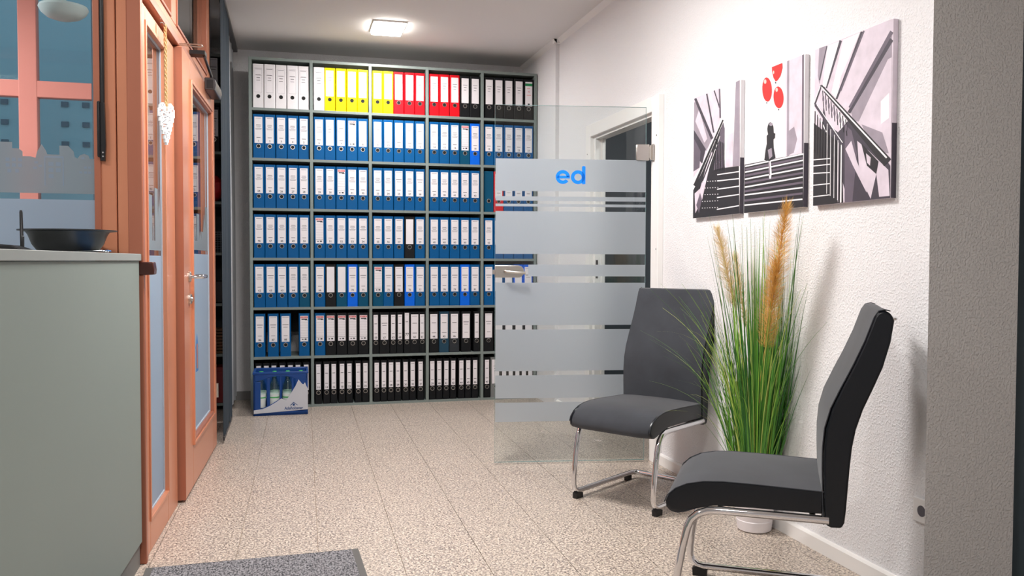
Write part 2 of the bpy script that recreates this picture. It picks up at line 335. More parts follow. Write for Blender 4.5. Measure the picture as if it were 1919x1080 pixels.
# letters ed
def ring_seg(b, cx, cz, ro, ri, a0, a1, n=40):
    vs = []; fs = []
    for i in range(n+1):
        a = R(a0+(a1-a0)*i/n); c_, s_ = math.cos(a), math.sin(a)
        for rr in (ro, ri):
            for yy in (-.0060, -.0053): vs.append((cx+rr*c_, yy, cz+rr*s_*.965))
    for i in range(n):
        a = i*4; c = a+4; fs += [(a, c, c+2, a+2), (a+1, a+3, c+3, c+1), (a, a+1, c+1, c), (a+2, c+2, c+3, a+3)]
    b.add(vs, fs); 
lt = MB(); ring_seg(lt, .3765, 1.5975, .0395, .0205, 0, 322); lt.box(.345, .4155, -.0060, -.0053, 1.590, 1.6045)
part('letter_e', lt, M['edblue'], gd, smooth=False)
lt = MB(); ring_seg(lt, .4615, 1.5975, .0395, .0205, 0, 360, 48)
lt.prism([(.484, 1.562), (.487, 1.559), (.500, 1.559), (.503, 1.562), (.503, 1.654), (.499, 1.659), (.488, 1.659), (.484, 1.654)], -.0060, -.0053, 'y')
part('letter_d', lt, M['edblue'], gd, smooth=False)
def hinge(z):
    h = part('hinge', MB().box(.790, .862, -.013, -.0042, z, z+.088).box(.790, .862, .0042, .013, z, z+.088), M['steel'], gd, bevel=.002)
    part('hinge_knuckle', MB().tube([(.872, -.004, z+.004), (.872, -.004, z+.084)], .008).box(.862, .872, -.011, .004, z+.012, z+.076), M['steel'], h)
    part('hinge_plate', MB().box(.876, .884, -.03, .02, z-.001, z+.089), M['steel'], h)
hinge(1.695); hinge(.26)
# lock case with round end and lever
lk = [(0, 1.040), (0, 1.108), (.128, 1.108)]+arc(.128, 1.074, .034, 80, -80, 10)+[(.128, 1.040)]
part('lock_case', MB().prism(lk, -.017, -.0042, 'y').prism(lk, .0042, .014, 'y'), M['steel'], gd, bevel=.003)
part('latch', MB().box(-.012, 0, -.008, .008, 1.058, 1.084), M['steel'], gd)
part('lever_handle', MB().tube([(.055, -.015, 1.074), (.055, -.048, 1.074), (.058, -.056, 1.074), (.066, -.060, 1.073), (.165, -.060, 1.066)], .0085).lathe([(0, 0), (.001, 0)], 8), M['steel'], gd)

# ------------------------------------------------------------------ left glazed wall (sidelight, door, transom) in a turned frame
LA = (-.691, -3.109, 0); LR = -R(1.897)
def lthing(name, label, cat, **k): return thing(name, label, cat, LA, LR, **k)
def frame_rect(y0, y1, z0, z1, t, x0, x1, tb=None):
    tb = tb or t; m = MB(); m.box(x0, x1, y0, y0+t, z0, z1); m.box(x0, x1, y1-t, y1, z0, z1); m.box(x0, x1, y0+t, y1-t, z0, z0+tb); m.box(x0, x1, y0+t, y1-t, z1-t, z1); return m
sl = lthing('window_1', 'tall narrow copper framed sidelight beside the glazed door', 'window', kind='structure')
part('stile', MB().box(-.07, 0, .0, .13, 0, 2.10), M['copper'], sl, bevel=.004)
part('stile', MB().box(-.07, 0, .528, .772, 0, 2.10), M['copper'], sl, bevel=.004)
part('rail', MB().box(-.07, 0, .13, .528, 0, .13), M['copper'], sl, bevel=.004)
part('rail', MB().box(-.07, 0, .13, .528, 2.03, 2.10), M['copper'], sl, bevel=.004)
def bead(y0, y1, z0, z1, p, mname='copper', t=.016, x=.006):
    return part('glazing_bead', frame_rect(y0, y1, z0, z1, t, -.03, x), M[mname], p, bevel=.002)
bead(.118, .538, .120, 2.045, sl)
part('corner_profile', MB().box(-.04, .012, -.012, .02, 0, 2.12), M['copper_dark'], sl, bevel=.004)
part('glass_pane', MB().box(-.028, -.020, .134, .522, .136, 2.029), M['glass'], sl, smooth=False)
part('gasket', frame_rect(.134, .522, .136, 2.029, .006, -.019, -.012), mat('gasket_light', srgb(170, 178, 190), .5, noise=.05), sl, smooth=False)
part('frosted_film', MB().box(-.0185, -.0178, .14, .516, .142, 1.150), M['frost2'], sl, smooth=False)
def skyline(y0, y1, zb, zt, n, rs):
    r = random.Random(rs); pts = [(y0, zb)]; x = y0; step = (y1-y0)/n
    for i in range(n):
        h = zb+(zt-zb)*(.35+.65*r.random()); k = r.random()
        if k < .35: pts += [(x, h*.0+zb+(h-zb)*.5), (x+step*.5, h), (x+step, zb+(h-zb)*.5)]
        elif k < .6: pts += [(x, zb+(h-zb)*.4), (x+step*.4, zb+(h-zb)*.4), (x+step*.45, h), (x+step*.55, h), (x+step*.6, zb+(h-zb)*.4), (x+step, zb+(h-zb)*.4)]
        else: pts += [(x, h), (x+step, h)]
        x += step
    return pts+[(y1, zb)]
part('skyline_film', MB().prism(skyline(.14, .516, 1.172, 1.44, 6, 5), -.0185, -.0178, 'x'), M['frost3'], sl, smooth=False)
part('rubber_seal', MB().box(-.05, -.006, .772, .800, 0, 2.11), M['rubber'], sl)
part('strike_plate', MB().box(-.012, -.003, .760, .7745, 1.02, 1.12), M['steel'], sl)
# door leaf, slightly proud of the sidelight
dr = lthing('door_1', 'copper framed glazed door with steel lever handle', 'door', kind='structure')
dx = .030
part('stile', MB().box(dx-.06, dx, .812, 1.06, .012, 2.115), M['copper'], dr, bevel=.004)
part('stile', MB().box(dx-.06, dx, 1.87, 2.035, .012, 2.115), M['copper'], dr, bevel=.004)
part('rail', MB().box(dx-.06, dx, 1.06, 1.87, .012, .235), M['copper'], dr, bevel=.004)
part('rail', MB().box(dx-.06, dx, 1.06, 1.87, 2.00, 2.115), M['copper'], dr, bevel=.004)
for k, (a, b) in enumerate(((0, .0), (.014, .0))):
    part('glazing_bead', frame_rect(1.045+a, 1.885-a, .220+a, 2.012-a, .016, dx-.03, dx+.012-k*.006), M['copper' if k == 0 else 'copper_dark'], dr, bevel=.002)
part('glass_pane', MB().box(dx-.032, dx-.024, 1.07, 1.86, .246, 1.988), M['glass'], dr, smooth=False)
part('gasket', frame_rect(1.075, 1.855, .250, 1.983, .007, dx-.022, dx-.014), bpy.data.materials['gasket_light'], dr, smooth=False)
part('frosted_film', MB().prism([(1.08, .256), (1.85, .256), (1.85, 1.165), (1.08, 1.165)], dx-.0225, dx-.0218, 'x'), M['frost2'], dr, smooth=False)
part('skyline_film', MB().prism(skyline(1.08, 1.85, 1.186, 1.44, 9, 11), dx-.0225, dx-.0218, 'x'), M['frost3'], dr, smooth=False)
part('door_edge', MB().box(dx-.06, dx+.001, .806, .813, .012, 2.11), M['copper_dark'], dr)
hs = part('lever_handle', MB().tube([(dx, .965, 1.052), (dx+.045, .965, 1.052), (dx+.058, .970, 1.052), (dx+.062, .985, 1.052), (dx+.062, 1.085, 1.052), (dx+.058, 1.098, 1.052), (dx+.045, 1.102, 1.052), (dx+.012, 1.102, 1.052)], .0095), M['chrome'], dr)
o = part('handle_rose', MB().lathe([(0, 0), (.026, 0), (.026, .006), (.022, .010), (0, .010)], 24), M['steel'], hs); o.rotation_euler = (0, R(90), 0); o.location = (dx, .965, 1.052)
o = part('lock_rose', MB().lathe([(0, 0), (.026, 0), (.026, .008), (.022, .012), (.012, .012), (.010, .018), (0, .018)], 24), M['steel'], dr); o.rotation_euler = (0, R(90), 0); o.location = (dx, .965, .945)
part('bolt', MB().tube([(dx, 2.045, .30), (dx, 2.045, .385)], .010), M['steel'], dr)
# closer
cl = part('door_closer', MB().prism([(dx, 2.070), (dx+.052, 2.070), (dx+.060, 2.100), (dx+.056, 2.128), (dx+.04, 2.138), (dx, 2.138)], 1.60, 1.90, 'y'), M['anth'], dr, bevel=.004)
part('closer_arm', MB().tube([(dx+.03, 1.66, 2.130), (dx+.03, 1.66, 2.155), (dx+.035, 1.30, 2.190)], .008).box(dx-.03, dx+.045, 1.26, 1.34, 2.185, 2.205), M['blackmetal'], dr)
part('closer_cap', MB().box(dx+.012, dx+.046, 1.596, 1.601, 2.08, 2.125), M['blackmetal'], cl)
# house shaped window decal on the frosted film
hz = [(1.335, .545), (1.415, .545), (1.415, .67), (1.425, .67), (1.375, .745), (1.325, .67), (1.335, .67)]
part('house_sticker', MB().prism(hz, dx-.0216, dx-.0205, 'x'), M['paper_blue'], dr, smooth=False)
part('house_sticker_door', MB().prism([(1.355, .56), (1.395, .56), (1.395, .69), (1.355, .69)], dx-.0204, dx-.0198, 'x'), M['copper'], dr, smooth=False)
# transom above
tr = lthing('window_2', 'glazed transom with copper frame above the door', 'window', kind='structure')
part('transom_rail', MB().box(-.07, .018, -.01, 2.09, 2.118, 2.155), M['copper_dark'], tr, bevel=.003)
part('transom_rail', MB().box(-.07, .0, -.01, 2.09, 2.155, 2.215), M['copper'], tr, bevel=.003)
part('transom_rail', MB().box(-.07, .0, -.01, 2.09, 2.75, 2.821), M['copper'], tr, bevel=.003)
for (a, b) in ((0, .12), (.70, .86), (1.93, 2.09)):
    part('mullion', MB().box(-.07, 0, a, b, 2.215, 2.75), M['copper'], tr, bevel=.004)
for (a, b) in ((.12, .70), (.86, 1.93)):
    part('glass_pane', MB().box(-.028, -.020, a, b, 2.215, 2.75), M['glass'], tr, smooth=False)
    part('glazing_bead', frame_rect(a, b, 2.215, 2.75, .014, -.03, .006), M['copper_dark'], tr, bevel=.002)
part('frame_post', MB().box(-.07, -.002, 2.040, 2.09, 0, 2.118), M['copper'], tr, bevel=.003)
part('seal', MB().box(-.06, .004, 2.09, 2.098, 0, 2.821), M['rubber'], tr, smooth=False)
# ------------------------------------------------------------------ window beside desk
wn = thing('window_3', 'copper framed window with frosted house skyline behind the desk', 'window', (-.691, -3.109, 0), 0, kind='structure')
part('post', MB().box(-.076, 0, 0, .07, 0, CEIL), M['copper'], wn, bevel=.004)
part('post', MB().box(-.136, -.079, 0, .07, 0, CEIL), M['copper'], wn, bevel=.004)
part('post', MB().box(-2.71, -2.60, 0, .07, 0, CEIL), M['copper'], wn, bevel=.004)
wb_ = MB().box(-2.61, -2.588, -.008, .05, .55, 2.75).box(-.152, -.130, -.008, .05, .55, 2.75).box(-2.588, -.152, -.008, .05, .55, .572).box(-2.588, -.152, -.008, .05, 2.728, 2.75)
part('glazing_bead', wb_, M['copper_dark'], wn, bevel=.002)
part('parapet', MB().box(-2.60, -.136, 0, .07, 0, .56), M['copper'], wn, bevel=.003)
part('head_rail', MB().box(-2.60, -.136, 0, .07, 2.73, CEIL), M['copper'], wn, bevel=.003)
part('glass_pane', MB().box(-2.59, -.150, .022, .030, .571, 2.729), M['glass'], wn, smooth=False)
part('frosted_film', MB().box(-2.588, -.152, .0195, .0212, .573, 1.350), M['frost2'], wn, smooth=False)
# skyline of houses traced along the film (metres, local x, z)
sky = [(-.152, 1.372), (-.152, 1.50), (-.172, 1.50), (-.176, 1.512), (-.19, 1.518), (-.205, 1.512), (-.212, 1.50), (-.222, 1.505), (-.225, 1.525), (-.243, 1.545), (-.272, 1.545), (-.272, 1.512), (-.312, 1.512), (-.316, 1.525), (-.330, 1.548), (-.345, 1.52), (-.350, 1.498), (-.366, 1.503), (-.392, 1.503), (-.392, 1.520), (-.405, 1.530), (-.425, 1.530), (-.425, 1.552), (-.52, 1.552), (-.52, 1.50), (-.56, 1.50), (-.60, 1.56), (-.64, 1.50), (-.80, 1.50), (-.80, 1.55), (-.95, 1.55), (-.95, 1.49), (-1.2, 1.49), (-1.25, 1.56), (-1.3, 1.49), (-1.7, 1.49), (-1.7, 1.54), (-1.9, 1.54), (-1.9, 1.49), (-2.588, 1.49), (-2.588, 1.372)]
part('skyline_film', MB().prism(sky, .0195, .0212, 'y'), M['frost3'], wn, smooth=False)
wl = MB()
for (cx, cz, ww, hh) in [(-.300, 1.478, .016, .014), (-.276, 1.478, .016, .014), (-.300, 1.456, .016, .014), (-.276, 1.456, .016, .014), (-.300, 1.434, .016, .014), (-.194, 1.502, .010, .008), (-.172, 1.468, .010, .008), (-.186, 1.468, .010, .008), (-.172, 1.450, .010, .008), (-.186, 1.450, .010, .008), (-.202, 1.450, .010, .008), (-.348, 1.482, .012, .008), (-.335, 1.470, .012, .008), (-.352, 1.462, .012, .008), (-.40, 1.49, .012, .012), (-.42, 1.49, .012, .012), (-.44, 1.49, .012, .012), (-.40, 1.47, .012, .012), (-.42, 1.47, .012, .012), (-.44, 1.47, .012, .012), (-.41, 1.45, .012, .012), (-.435, 1.45, .012, .012)]:
    wl.box(cx-ww/2, cx+ww/2, .0186, .0194, cz-hh/2, cz+hh/2)
part('skyline_window', wl, M['frost2'], wn, smooth=False)['kind'] = 'stuff'
dl = MB(); dl.prism([(-.322, 1.40), (-.318, 1.40), (-.318, 1.50), (-.262, 1.50), (-.262, 1.40), (-.258, 1.40), (-.258, 1.506), (-.322, 1.506)], .0186, .0194, 'y')
part('skyline_house_outline', dl, M['frost2'], wn, smooth=False)
bh = part('window_lever', MB().tube([(-.121, -.012, 2.75), (-.121, -.012, 1.58)], .008).prism([(-.129, 1.49), (-.113, 1.49), (-.110, 1.55), (-.113, 1.70), (-.129, 1.70)], -.022, -.004, 'y'), M['blackmetal'], wn, bevel=.002)
part('lever_grip', MB().prism([(-.137, 1.505), (-.128, 1.500), (-.128, 1.705), (-.137, 1.702)], -.030, -.012, 'y'), M['blackmetal'], bh, bevel=.003)
part('lever_screw', MB().tube([(-.119, -.024, 1.52), (-.119, -.020, 1.52)], .003).tube([(-.119, -.024, 1.506), (-.119, -.020, 1.506)], .003), M['chrome'], bh)
# magnet holder
mg = thing('door_magnet', 'small brown plastic door holder on the copper frame', 'door holder', (-.676, -3.108, 1.075))
part('housing', MB().prism([(-.020, 0), (.032, .003), (.034, .020), (.030, .050), (-.020, .050)], -.02, .045, 'y'), M['brownplastic'], mg, bevel=.004)

# ------------------------------------------------------------------ vestibule beyond the left glazing
vf = struct('wall_vestibule', MB().box(-1.28, -1.18, -1.0, BACK, 0, CEIL).box(-3.6, -3.4, -3.1, -1.0, 0, CEIL), M['niche'], 'blue-grey side walls of the vestibule behind the glazing', 'wall', smooth=False)
fc = thing('reflected_glazing', 'salmon framed glazing added for a reflection in the desk window', 'window', (-1.28, -1.0, 0), 0, kind='structure')  # reflection built as solid bars, their salmon raised to look lit
for i, x in enumerate((-2.10, -1.22, -.34)):
    part('mullion', MB().box(x-.049, x+.049, 0, .06, 0, CEIL), M['pink'], fc, bevel=.004)
part('crossbar', MB().box(-2.12, 0, .002, .058, 2.074, 2.170), M['pink'], fc, bevel=.004)
part('crossbar', MB().box(-2.12, 0, .002, .058, 1.02, 1.11), M['pink'], fc, bevel=.004)
part('glass_pane', MB().box(-2.12, 0, .026, .034, 0, CEIL), M['glass'], fc, smooth=False)
ow = thing('facade_wall', 'pale blue facade with small square openings beyond the salmon mullions', 'facade', (-2.4, 1.6, 0))
part('wall_panel', MB().box(-2.2, .95, 0, .12, -.3, 2.62), M['outside'], ow, smooth=False)
part('wall_panel', MB().box(-2.2, .95, -.03, .12, 2.64, 5.2), M['outside'], ow, smooth=False)
for zz in (2.47, 2.30, 2.13, 1.96):
    for xx in (-.98, -.53, -.09, .375, .54, .86):
        part('square_opening', MB().box(xx-.028, xx+.028, -.012, .0, zz-.022, zz+.022), M['sq'], ow, smooth=False)
# dome lamp in the vestibule
dm = thing('dome_lamp', 'pale dome ceiling lamp seen through the desk window', 'lamp', (-1.275, -1.65, 2.42))
o = part('shade', MB().lathe([(0, -.062), (.04, -.058), (.08, -.044), (.106, -.022), (.117, 0), (.112, .012), (0, .012)], 40), M['dome'], dm)
part('arm', MB().tube([(0, 0, .01), (.0, 0, .401)], .014), M['dome'], dm)

# ------------------------------------------------------------------ niche with a second shelf, seen through the gap
S = 1.035
ns = thing('storage_shelf', 'grey storage shelf in the niche behind the glazed door', 'shelf', (-1.16, .20, 0))
for z in (.05, .42, .80, 1.18, 1.56, 1.93, 2.31, 2.65):
    part('board', MB().box(0, .52, 0, .36, z-.01, z+.01), M['shelf'], ns, smooth=False)
part('side_panel', MB().box(-.02, 0, 0, .36, 0, 2.66), M['shelf'], ns, smooth=False)
part('side_panel', MB().box(.52, .54, 0, .36, 0, 2.66), M['shelf'], ns, smooth=False)
part('dark_backing', MB().box(0, .52, .35, .36, 0, 2.66), M['shelf_back'], ns, smooth=False)
def blob(name, label, cat, loc, rx, ry, rz, m, seed):
    r = random.Random(seed); b = MB(); nu, nv = 14, 8; vs = []; fs = []
    for j in range(nv+1):
        for i in range(nu):
            t = 2*math.pi*i/nu; p = math.pi*j/nv; k = 1+r.uniform(-.12, .12)*(0 < j < nv)
            vs.append((rx*math.sin(p)*math.cos(t)*k, ry*math.sin(p)*math.sin(t)*k, rz*(1-math.cos(p))*.5*(1+(k-1)*.3)))
    for j in range(nv):
        for i in range(nu): fs.append((j*nu+i, j*nu+(i+1) % nu, (j+1)*nu+(i+1) % nu, (j+1)*nu+i))
    b.add(vs, fs); o = part(name, b, m, None); o.location = loc; return tag(o, label, cat)
blob('cloth_bundle', 'crumpled red cloth bundle on the niche shelf', 'cloth', (-.72, .30, 1.572), .085, .09, .20, M['red'], 4)
bk = thing('wire_basket', 'small grey wire basket with dark contents in niche shelf', 'basket', (-.72, .28, 1.19))
b = MB()
for k in range(9):
    z = .01+k*.018; b.tube([(-.08, -.06, z), (.08, -.06, z), (.08, .06, z), (-.08, .06, z), (-.08, -.06, z)], .0025, 5)
for k in range(9):
    x = -.08+k*.02; b.tube([(x, -.06, .0), (x, -.06, .155)], .0022, 5)
part('wire_mesh', b, M['basket'], bk); part('contents', MB().box(-.07, .07, -.05, .05, .0, .11), M['hole'], bk, bevel=.02)
ck = thing('black_toolbox', 'black box with yellow clip on a niche shelf', 'box', (-.72, .28, .81))
part('case', MB().box(-.09, .09, -.06, .06, 0, .17), M['blackmetal'], ck, bevel=.01); part('clip', MB().box(.0, .018, -.072, -.06, .02, .10), M['yellow'], ck, bevel=.002)
wb = thing('wicker_basket', 'brown wicker basket low on the niche shelf', 'basket', (-.74, .30, .43))
b = MB()
for k in range(8): b.box(-.12+.002*(7-k), .12-.002*(7-k), -.08, .08, .002+k*.024, .020+k*.024)
part('weave', b, M['wicker'], wb, bevel=.006)
rb = thing('red_storage_box', 'dark red box on the bottom board of niche shelf', 'box', (-.74, .30, .06))
part('body', MB().box(-.12, .12, -.09, .09, 0, .24), mat('dark_red_box', srgb(120, 12, 20), .5, noise=.1), rb, bevel=.005); part('lid', MB().box(-.124, .124, -.094, .094, .24, .27), bpy.data.materials['dark_red_box'], rb, bevel=.003)

# ------------------------------------------------------------------ curtains
rail = thing('curtain_rail', 'dark ceiling rail carrying the panel curtains', 'rail', (-.572, -.2, CEIL))
part('profile', MB().box(-.018, .018, -1.00, .88, -.030, 0), M['anth'], rail, bevel=.003)
def panel(name, label, x, y0, y1, m, z0, amp, n=40, lab2=None, rotx=0):
    t = thing(name, label, 'curtain', (x, (y0+y1)/2, 0)); L = (y1-y0)/2; b = MB(); vs = []; fs = []
    r = random.Random(5); ph = r.random()*6
    for i in range(n+1):
        y = -L+2*L*i/n; xx = amp*math.sin(i*.55+ph)+amp*.5*math.sin(i*1.3)
        for z in (z0, (z0+2.79)/2, 2.79):
            k = 1 if z < 2 else .4
            vs += [(xx*k-.001, y, z), (xx*k+.001, y, z)]
    for i in range(n):
        for j in (0, 2):
            a = i*6+j; c = (i+1)*6+j
            fs += [(a, c, c+2, a+2), (a+1, a+3, c+3, c+1)]
    b.add(vs, fs); part('fabric', b, m, t, fix=False)
    part('weight_bar', MB().box(-.005, .005, -L, L, z0-.012, z0+.014), M['anth'], t, bevel=.002)
    return t
panel('panel_curtain', 'dark blue-grey fabric panel curtain hanging beside the glazed door', -.560, -1.00, -.28, M['curtain'], .030, .004)
panel('sheer_curtain', 'pale sheer panel curtain next to the back wall', -.590, -.24, .60, M['sheer'], .05, .012)

# ------------------------------------------------------------------ big binder shelf
SX = .0055; SY = .227; CP = .43183*S; RP = .365*S; Z0 = .0085
def vx(c): return SX+(c-1)*CP
sh = thing('binder_shelf', 'large grey five-column shelf filled with binders on the back wall', 'shelf', (SX, SY, 0))
bt = .0098; vt = .0115; DEP = .37
def rowz(r): return Z0+(6-r)*RP      # centre of the board under row r (r = -1 gives the top)
for c in range(6):
    x = vx(c)-SX; part('upright', MB().box(x-vt, x+vt, 0, DEP, 0, rowz(-1)+bt), M['shelf'], sh, bevel=.0012, seg=1)
for r in range(-1, 7):
    for c in range(5):
        x0, x1 = vx(c)-SX+vt, vx(c+1)-SX-vt
        part('board', MB().box(x0, x1, .001, DEP, max(0, rowz(r)-bt), rowz(r)+bt), M['shelf'], sh, smooth=False)
bp = MB()
for r in range(7):
    for c in range(5):
        if (r, c) == (5, 0): bp.box(vx(c)-SX, vx(c+1)-SX, DEP, DEP+.006, rowz(r)+.17, rowz(r-1))  # dark upper half stands in for the shadow in this gap
        else: bp.box(vx(c)-SX, vx(c+1)-SX, DEP, DEP+.006, rowz(r), rowz(r-1))
part('dark_backing', bp, M['shelf_back'], sh, smooth=False)  # dark sheets added so the gaps around the binders read as black shade

# binders: spine faces -Y, local origin at bottom centre of the spine
BH = .318*S
def cover_mesh(w, key):
    h = w/2; b = MB(); t = .0025; d = .285
    b.prism([(-h, .004), (-h+.004, 0), (h-.004, 0), (h, .004), (h, t+.004), (-h, t+.004)], 0, BH, 'z')
    b.box(-h, -h+t, t+.004, d, 0, BH); b.box(h-t, h, t+.004, d, 0, BH)
    return b.mesh('binder_cover', BM[key], smooth=False)
def pages_mesh(w): h = w/2-.006; return MB().box(-h, h, .02, .25, .012, BH-.014).mesh('pages', M['pages'], smooth=False)
def ring_mesh(r, rr):
    b = MB(); n = 20; vs = []; fs = []
    for i in range(n):
        a = 2*math.pi*i/n
        for k in range(6):
            q = 2*math.pi*k/6; rad = r+rr*math.cos(q); vs.append((rad*math.cos(a), rr*math.sin(q)*.8, rad*math.sin(a)))
    for i in range(n):
        for k in range(6): fs.append((i*6+k, i*6+(k+1) % 6, ((i+1) % n)*6+(k+1) % 6, ((i+1) % n)*6+k))
    return b.add(vs, fs).mesh('grip_ring', M['steel'])
def disc_mesh(r): 
    b = MB(); n = 20; b.prism([(r*math.cos(2*math.pi*i/n), r*math.sin(2*math.pi*i/n)) for i in range(n)], -.0006, .001, 'y'); return b.mesh('finger_hole', M['hole'], smooth=False)
RING = ring_mesh(.0145, .0022); DISC = disc_mesh(.0128); DISC_W = disc_mesh(.0145)
_lm = {}
def label_mesh(lw, z0, z1, tint='label'):
    k = (lw, z0, z1)
    if k not in _lm: _lm[k] = MB().box(-lw/2, lw/2, -.0006, .0001, z0, z1).mesh('spine_label', M['label'], smooth=False)
    return _lm[k]
_pm = {}
def print_mesh(lw, z0, z1, style, num):
    k = (lw, z0, z1, style, num)
    if k in _pm: return _pm[k]
    b = MB(); y = -.0008; hgt = z1-z0
    def ln(x0, x1, z, t, mi=0): b.add([(x0, y, z), (x1, y, z), (x1, y, z+t), (x0, y, z+t)], [(0, 1, 2, 3)], mi)
    def txt(s, size, z, mi=1, off=.0004, x=0):
        vs, fs = text_mesh(s, size, off); b.add([(v[0]+x, y, z+v[1]) for v in vs], fs, mi)
    r = random.Random(hash((style, len(_pm))) & 0xffff)
    if style == 'logo':
        ln(-lw*.46, lw*.46, z1-.018, .014, 2); 
        for i in range(4): ln(-lw*.36+i*lw*.19, -lw*.36+i*lw*.19+lw*.12, z1-.015, .007, 3)
        ln(-lw*.34, lw*.38, z1-.030, .008, 1); ln(lw*.1, lw*.46, z1-.034, .004, 0)
        for i in range(6): ln(-lw*.46, lw*.46, z0+.045+i*.020, .0006, 0)
        ln(-lw*.46, lw*.46, z0+.030, .002, 1); ln(-lw*.3, -lw*.1, z0+.012, .008, 0); ln(lw*.05, lw*.3, z0+.012, .010, 1)
    elif style == 'frame':
        for (a0, a1, zz, t) in ((-lw*.42, lw*.42, z1-.010, .0009), (-lw*.42, lw*.42, z0+.004, .0009), (-lw*.42, lw*.42, z1-.066, .001)): ln(a0, a1, zz, t)
        ln(-lw*.42, -lw*.42+.0009, z0+.004, hgt-.014); ln(lw*.42, lw*.42+.0009, z0+.004, hgt-.014); ln(-lw*.35, lw*.35, z1-.020, .003)
        ln(-lw*.3, lw*.3, z1-.064, .003, 1); ln(-lw*.2, lw*.2, z1-.085, .004, 1); ln(-lw*.22, lw*.22, z1-.104, .003, 1)
    elif style == 'plain':
        ln(-lw*.3, lw*.3, z1-.055, .003); ln(-lw*.2, lw*.2, z1-.075, .004); ln(-lw*.2, lw*.15, z1-.095, .003)
    elif style == 'two':
        ln(-lw*.4, lw*.4, z1-.012, .002); ln(-lw*.38, lw*.38, z1-.068, .004, 1); ln(-lw*.28, lw*.28, z1-.086, .003); ln(-lw*.25, lw*.25, z0+.046, .003)
    elif style == 'small':
        ln(-lw*.35, lw*.35, z1-.016, .002); ln(-lw*.30, lw*.30, z1-.072, .004, 1); ln(-lw*.30, lw*.32, z0+.046, .0035, 1)
    elif style == 'full':
        ln(-lw*.35, lw*.35, z1-.012, .0025)
        for i, q in enumerate((.28, .32, .22, .40, .36)): ln(-lw*q, lw*q, z1-.062-i*.0085, .003 if i < 1 else .0022, 1 if i == 0 else 0)
        ln(-lw*.25, lw*.25, z0+.040, .004)
    elif style == 'green':
        ln(-lw/2, lw/2, z1-.034, .022, 4); ln(-lw*.25, lw*.2, z1-.055, .004, 2); txt('75', .016, z1-.085, 2); ln(-lw*.3, lw*.3, z1-.11, .004, 2); ln(-lw*.15, lw*.15, z0+.008, .014, 1)
    if num:
        big = (num == '77' and style == 'small'); txt(num, .030 if big else (.021 if style == 'small' else .020), z0+.010 if not big else z0+.028, 1)
    me = b.mesh('print', [M['print'], M['ink'], M['red_print'], M['label'], M['green']], smooth=False, fix=False); _pm[k] = me; return me
_cm = {}
ORD = ['first', 'second', 'third', 'fourth', 'fifth', 'sixth', 'seventh']
ROWN = ['top row', 'second row', 'third row', 'fourth row', 'fifth row', 'sixth row', 'bottom row']
COLN = ['left', 'second', 'middle', 'fourth', 'right']
CNAME = dict(white='white', yellow='yellow', red='red', blue='blue', bright='bright blue', petrol='petrol blue', black='black', dark='dark grey', slate='slate blue', grey='grey')
def binder(x, y, z, key, narrow=False, style='full', num='', label=None, group=None, tall=False, lean=0):
    w = (.052 if narrow else .080)*1.0
    k = (w, key)
    if k not in _cm: _cm[k] = cover_mesh(w, key)
    if w not in _cm: _cm[w] = pages_mesh(w)
    o = link('ring_binder', _cm[k], None, (x, y, z)); o.rotation_euler = (0, lean, 0)
    tag(o, label, 'binder', group)
    link('pages', _cm[w], o)
    lw = .034 if narrow else .058; z0, z1 = .112, .309
    if key == 'white': lw = .062
    if tall: z0, z1 = .112, .322
    if style != 'none':
        lb = link('spine_label', label_mesh(lw, z0, z1), o)
        if style != 'blank' or num: link('print', print_mesh(lw, z0, z1, style, num), lb)
    if key in ('white', 'yellow'): h = link('finger_hole', DISC_W, o, (0, -.0002, .087))
    else:
        h = link('finger_hole', DISC, o, (0, -.0002, .089)); link('grip_ring', RING, o, (0, -.0012, .089))
    return o
WID = [.056, .135, .216, .297, .377]
def cell(r, c, specs, pos=None):
    n = len(specs); cnt = {}
    for i, sp in enumerate(specs):
        if sp is None: continue
        key, narrow, style, num = sp
        px_ = (pos or WID)[i]*S
        l = '%s%s binder%s, %s in %s compartment of the shelf\'s %s' % ('narrow ' if narrow else '', CNAME[key], (' numbered '+num) if num else '', ORD[i], COLN[c], ROWN[r])
        rr = random.Random(r*100+c*10+i)
        binder(vx(c)+px_, SY+.008+rr.uniform(0, .006), rowz(r)+bt, key, narrow, style, num, l, 'lever-arch binders on the large shelf', tall=(num == '77' and narrow), lean=rr.uniform(-.004, .004))
B = lambda k, s='full', n='': (k, False, s, n)
N_ = lambda n, k='black', s='small': (k, True, s, n)
cell(0, 0, [B('white', 'frame')]*5)
cell(0, 1, [B('white', 'frame')]+[B('yellow', 'plain')]*4)
cell(0, 2, [B('yellow', 'plain')]*2+[B('red', 'plain')]*3)
cell(0, 3, [B('red', 'plain')]*3+[B('black', 'plain')]*2)
cell(0, 4, [B('black', 'plain')]*4+[B('black', 'green')])
cell(1, 0, [B('blue', 'full', str(n)) for n in (1, 2, 3, 4, 5)])
cell(1, 1, [B('blue', 'full', '6'), B('blue', 'plain'), B('blue', 'full', '7'), B('blue', 'logo'), B('blue', 'full', '8')])
cell(1, 2, [B('blue', 'full', str(n)) for n in (9, 10, 11, 12, 13)])
cell(1, 3, [B('blue', 'full', '14'), B('blue', 'full', '15'), B('blue', 'full', '16'), B('petrol', 'logo'), B('bright', 'full', '18')])
cell(1, 4, [B('blue', 'full', str(n)) for n in (19, 20, 21, 22, 23)])
cell(2, 0, [B('blue', 'full', str(n)) for n in (24, 25, 26, 27, 28)])
cell(2, 1, [B('blue', 'full', '29'), B('blue', 'full', '30'), B('blue', 'logo'), B('blue', 'full', '31'), B('blue', 'full', '32')])
cell(2, 2, [B('blue', 'full', '33'), B('blue', 'full', '34'), B('blue', 'two', '35'), B('blue', 'full', '37'), B('blue', 'two', '38')])
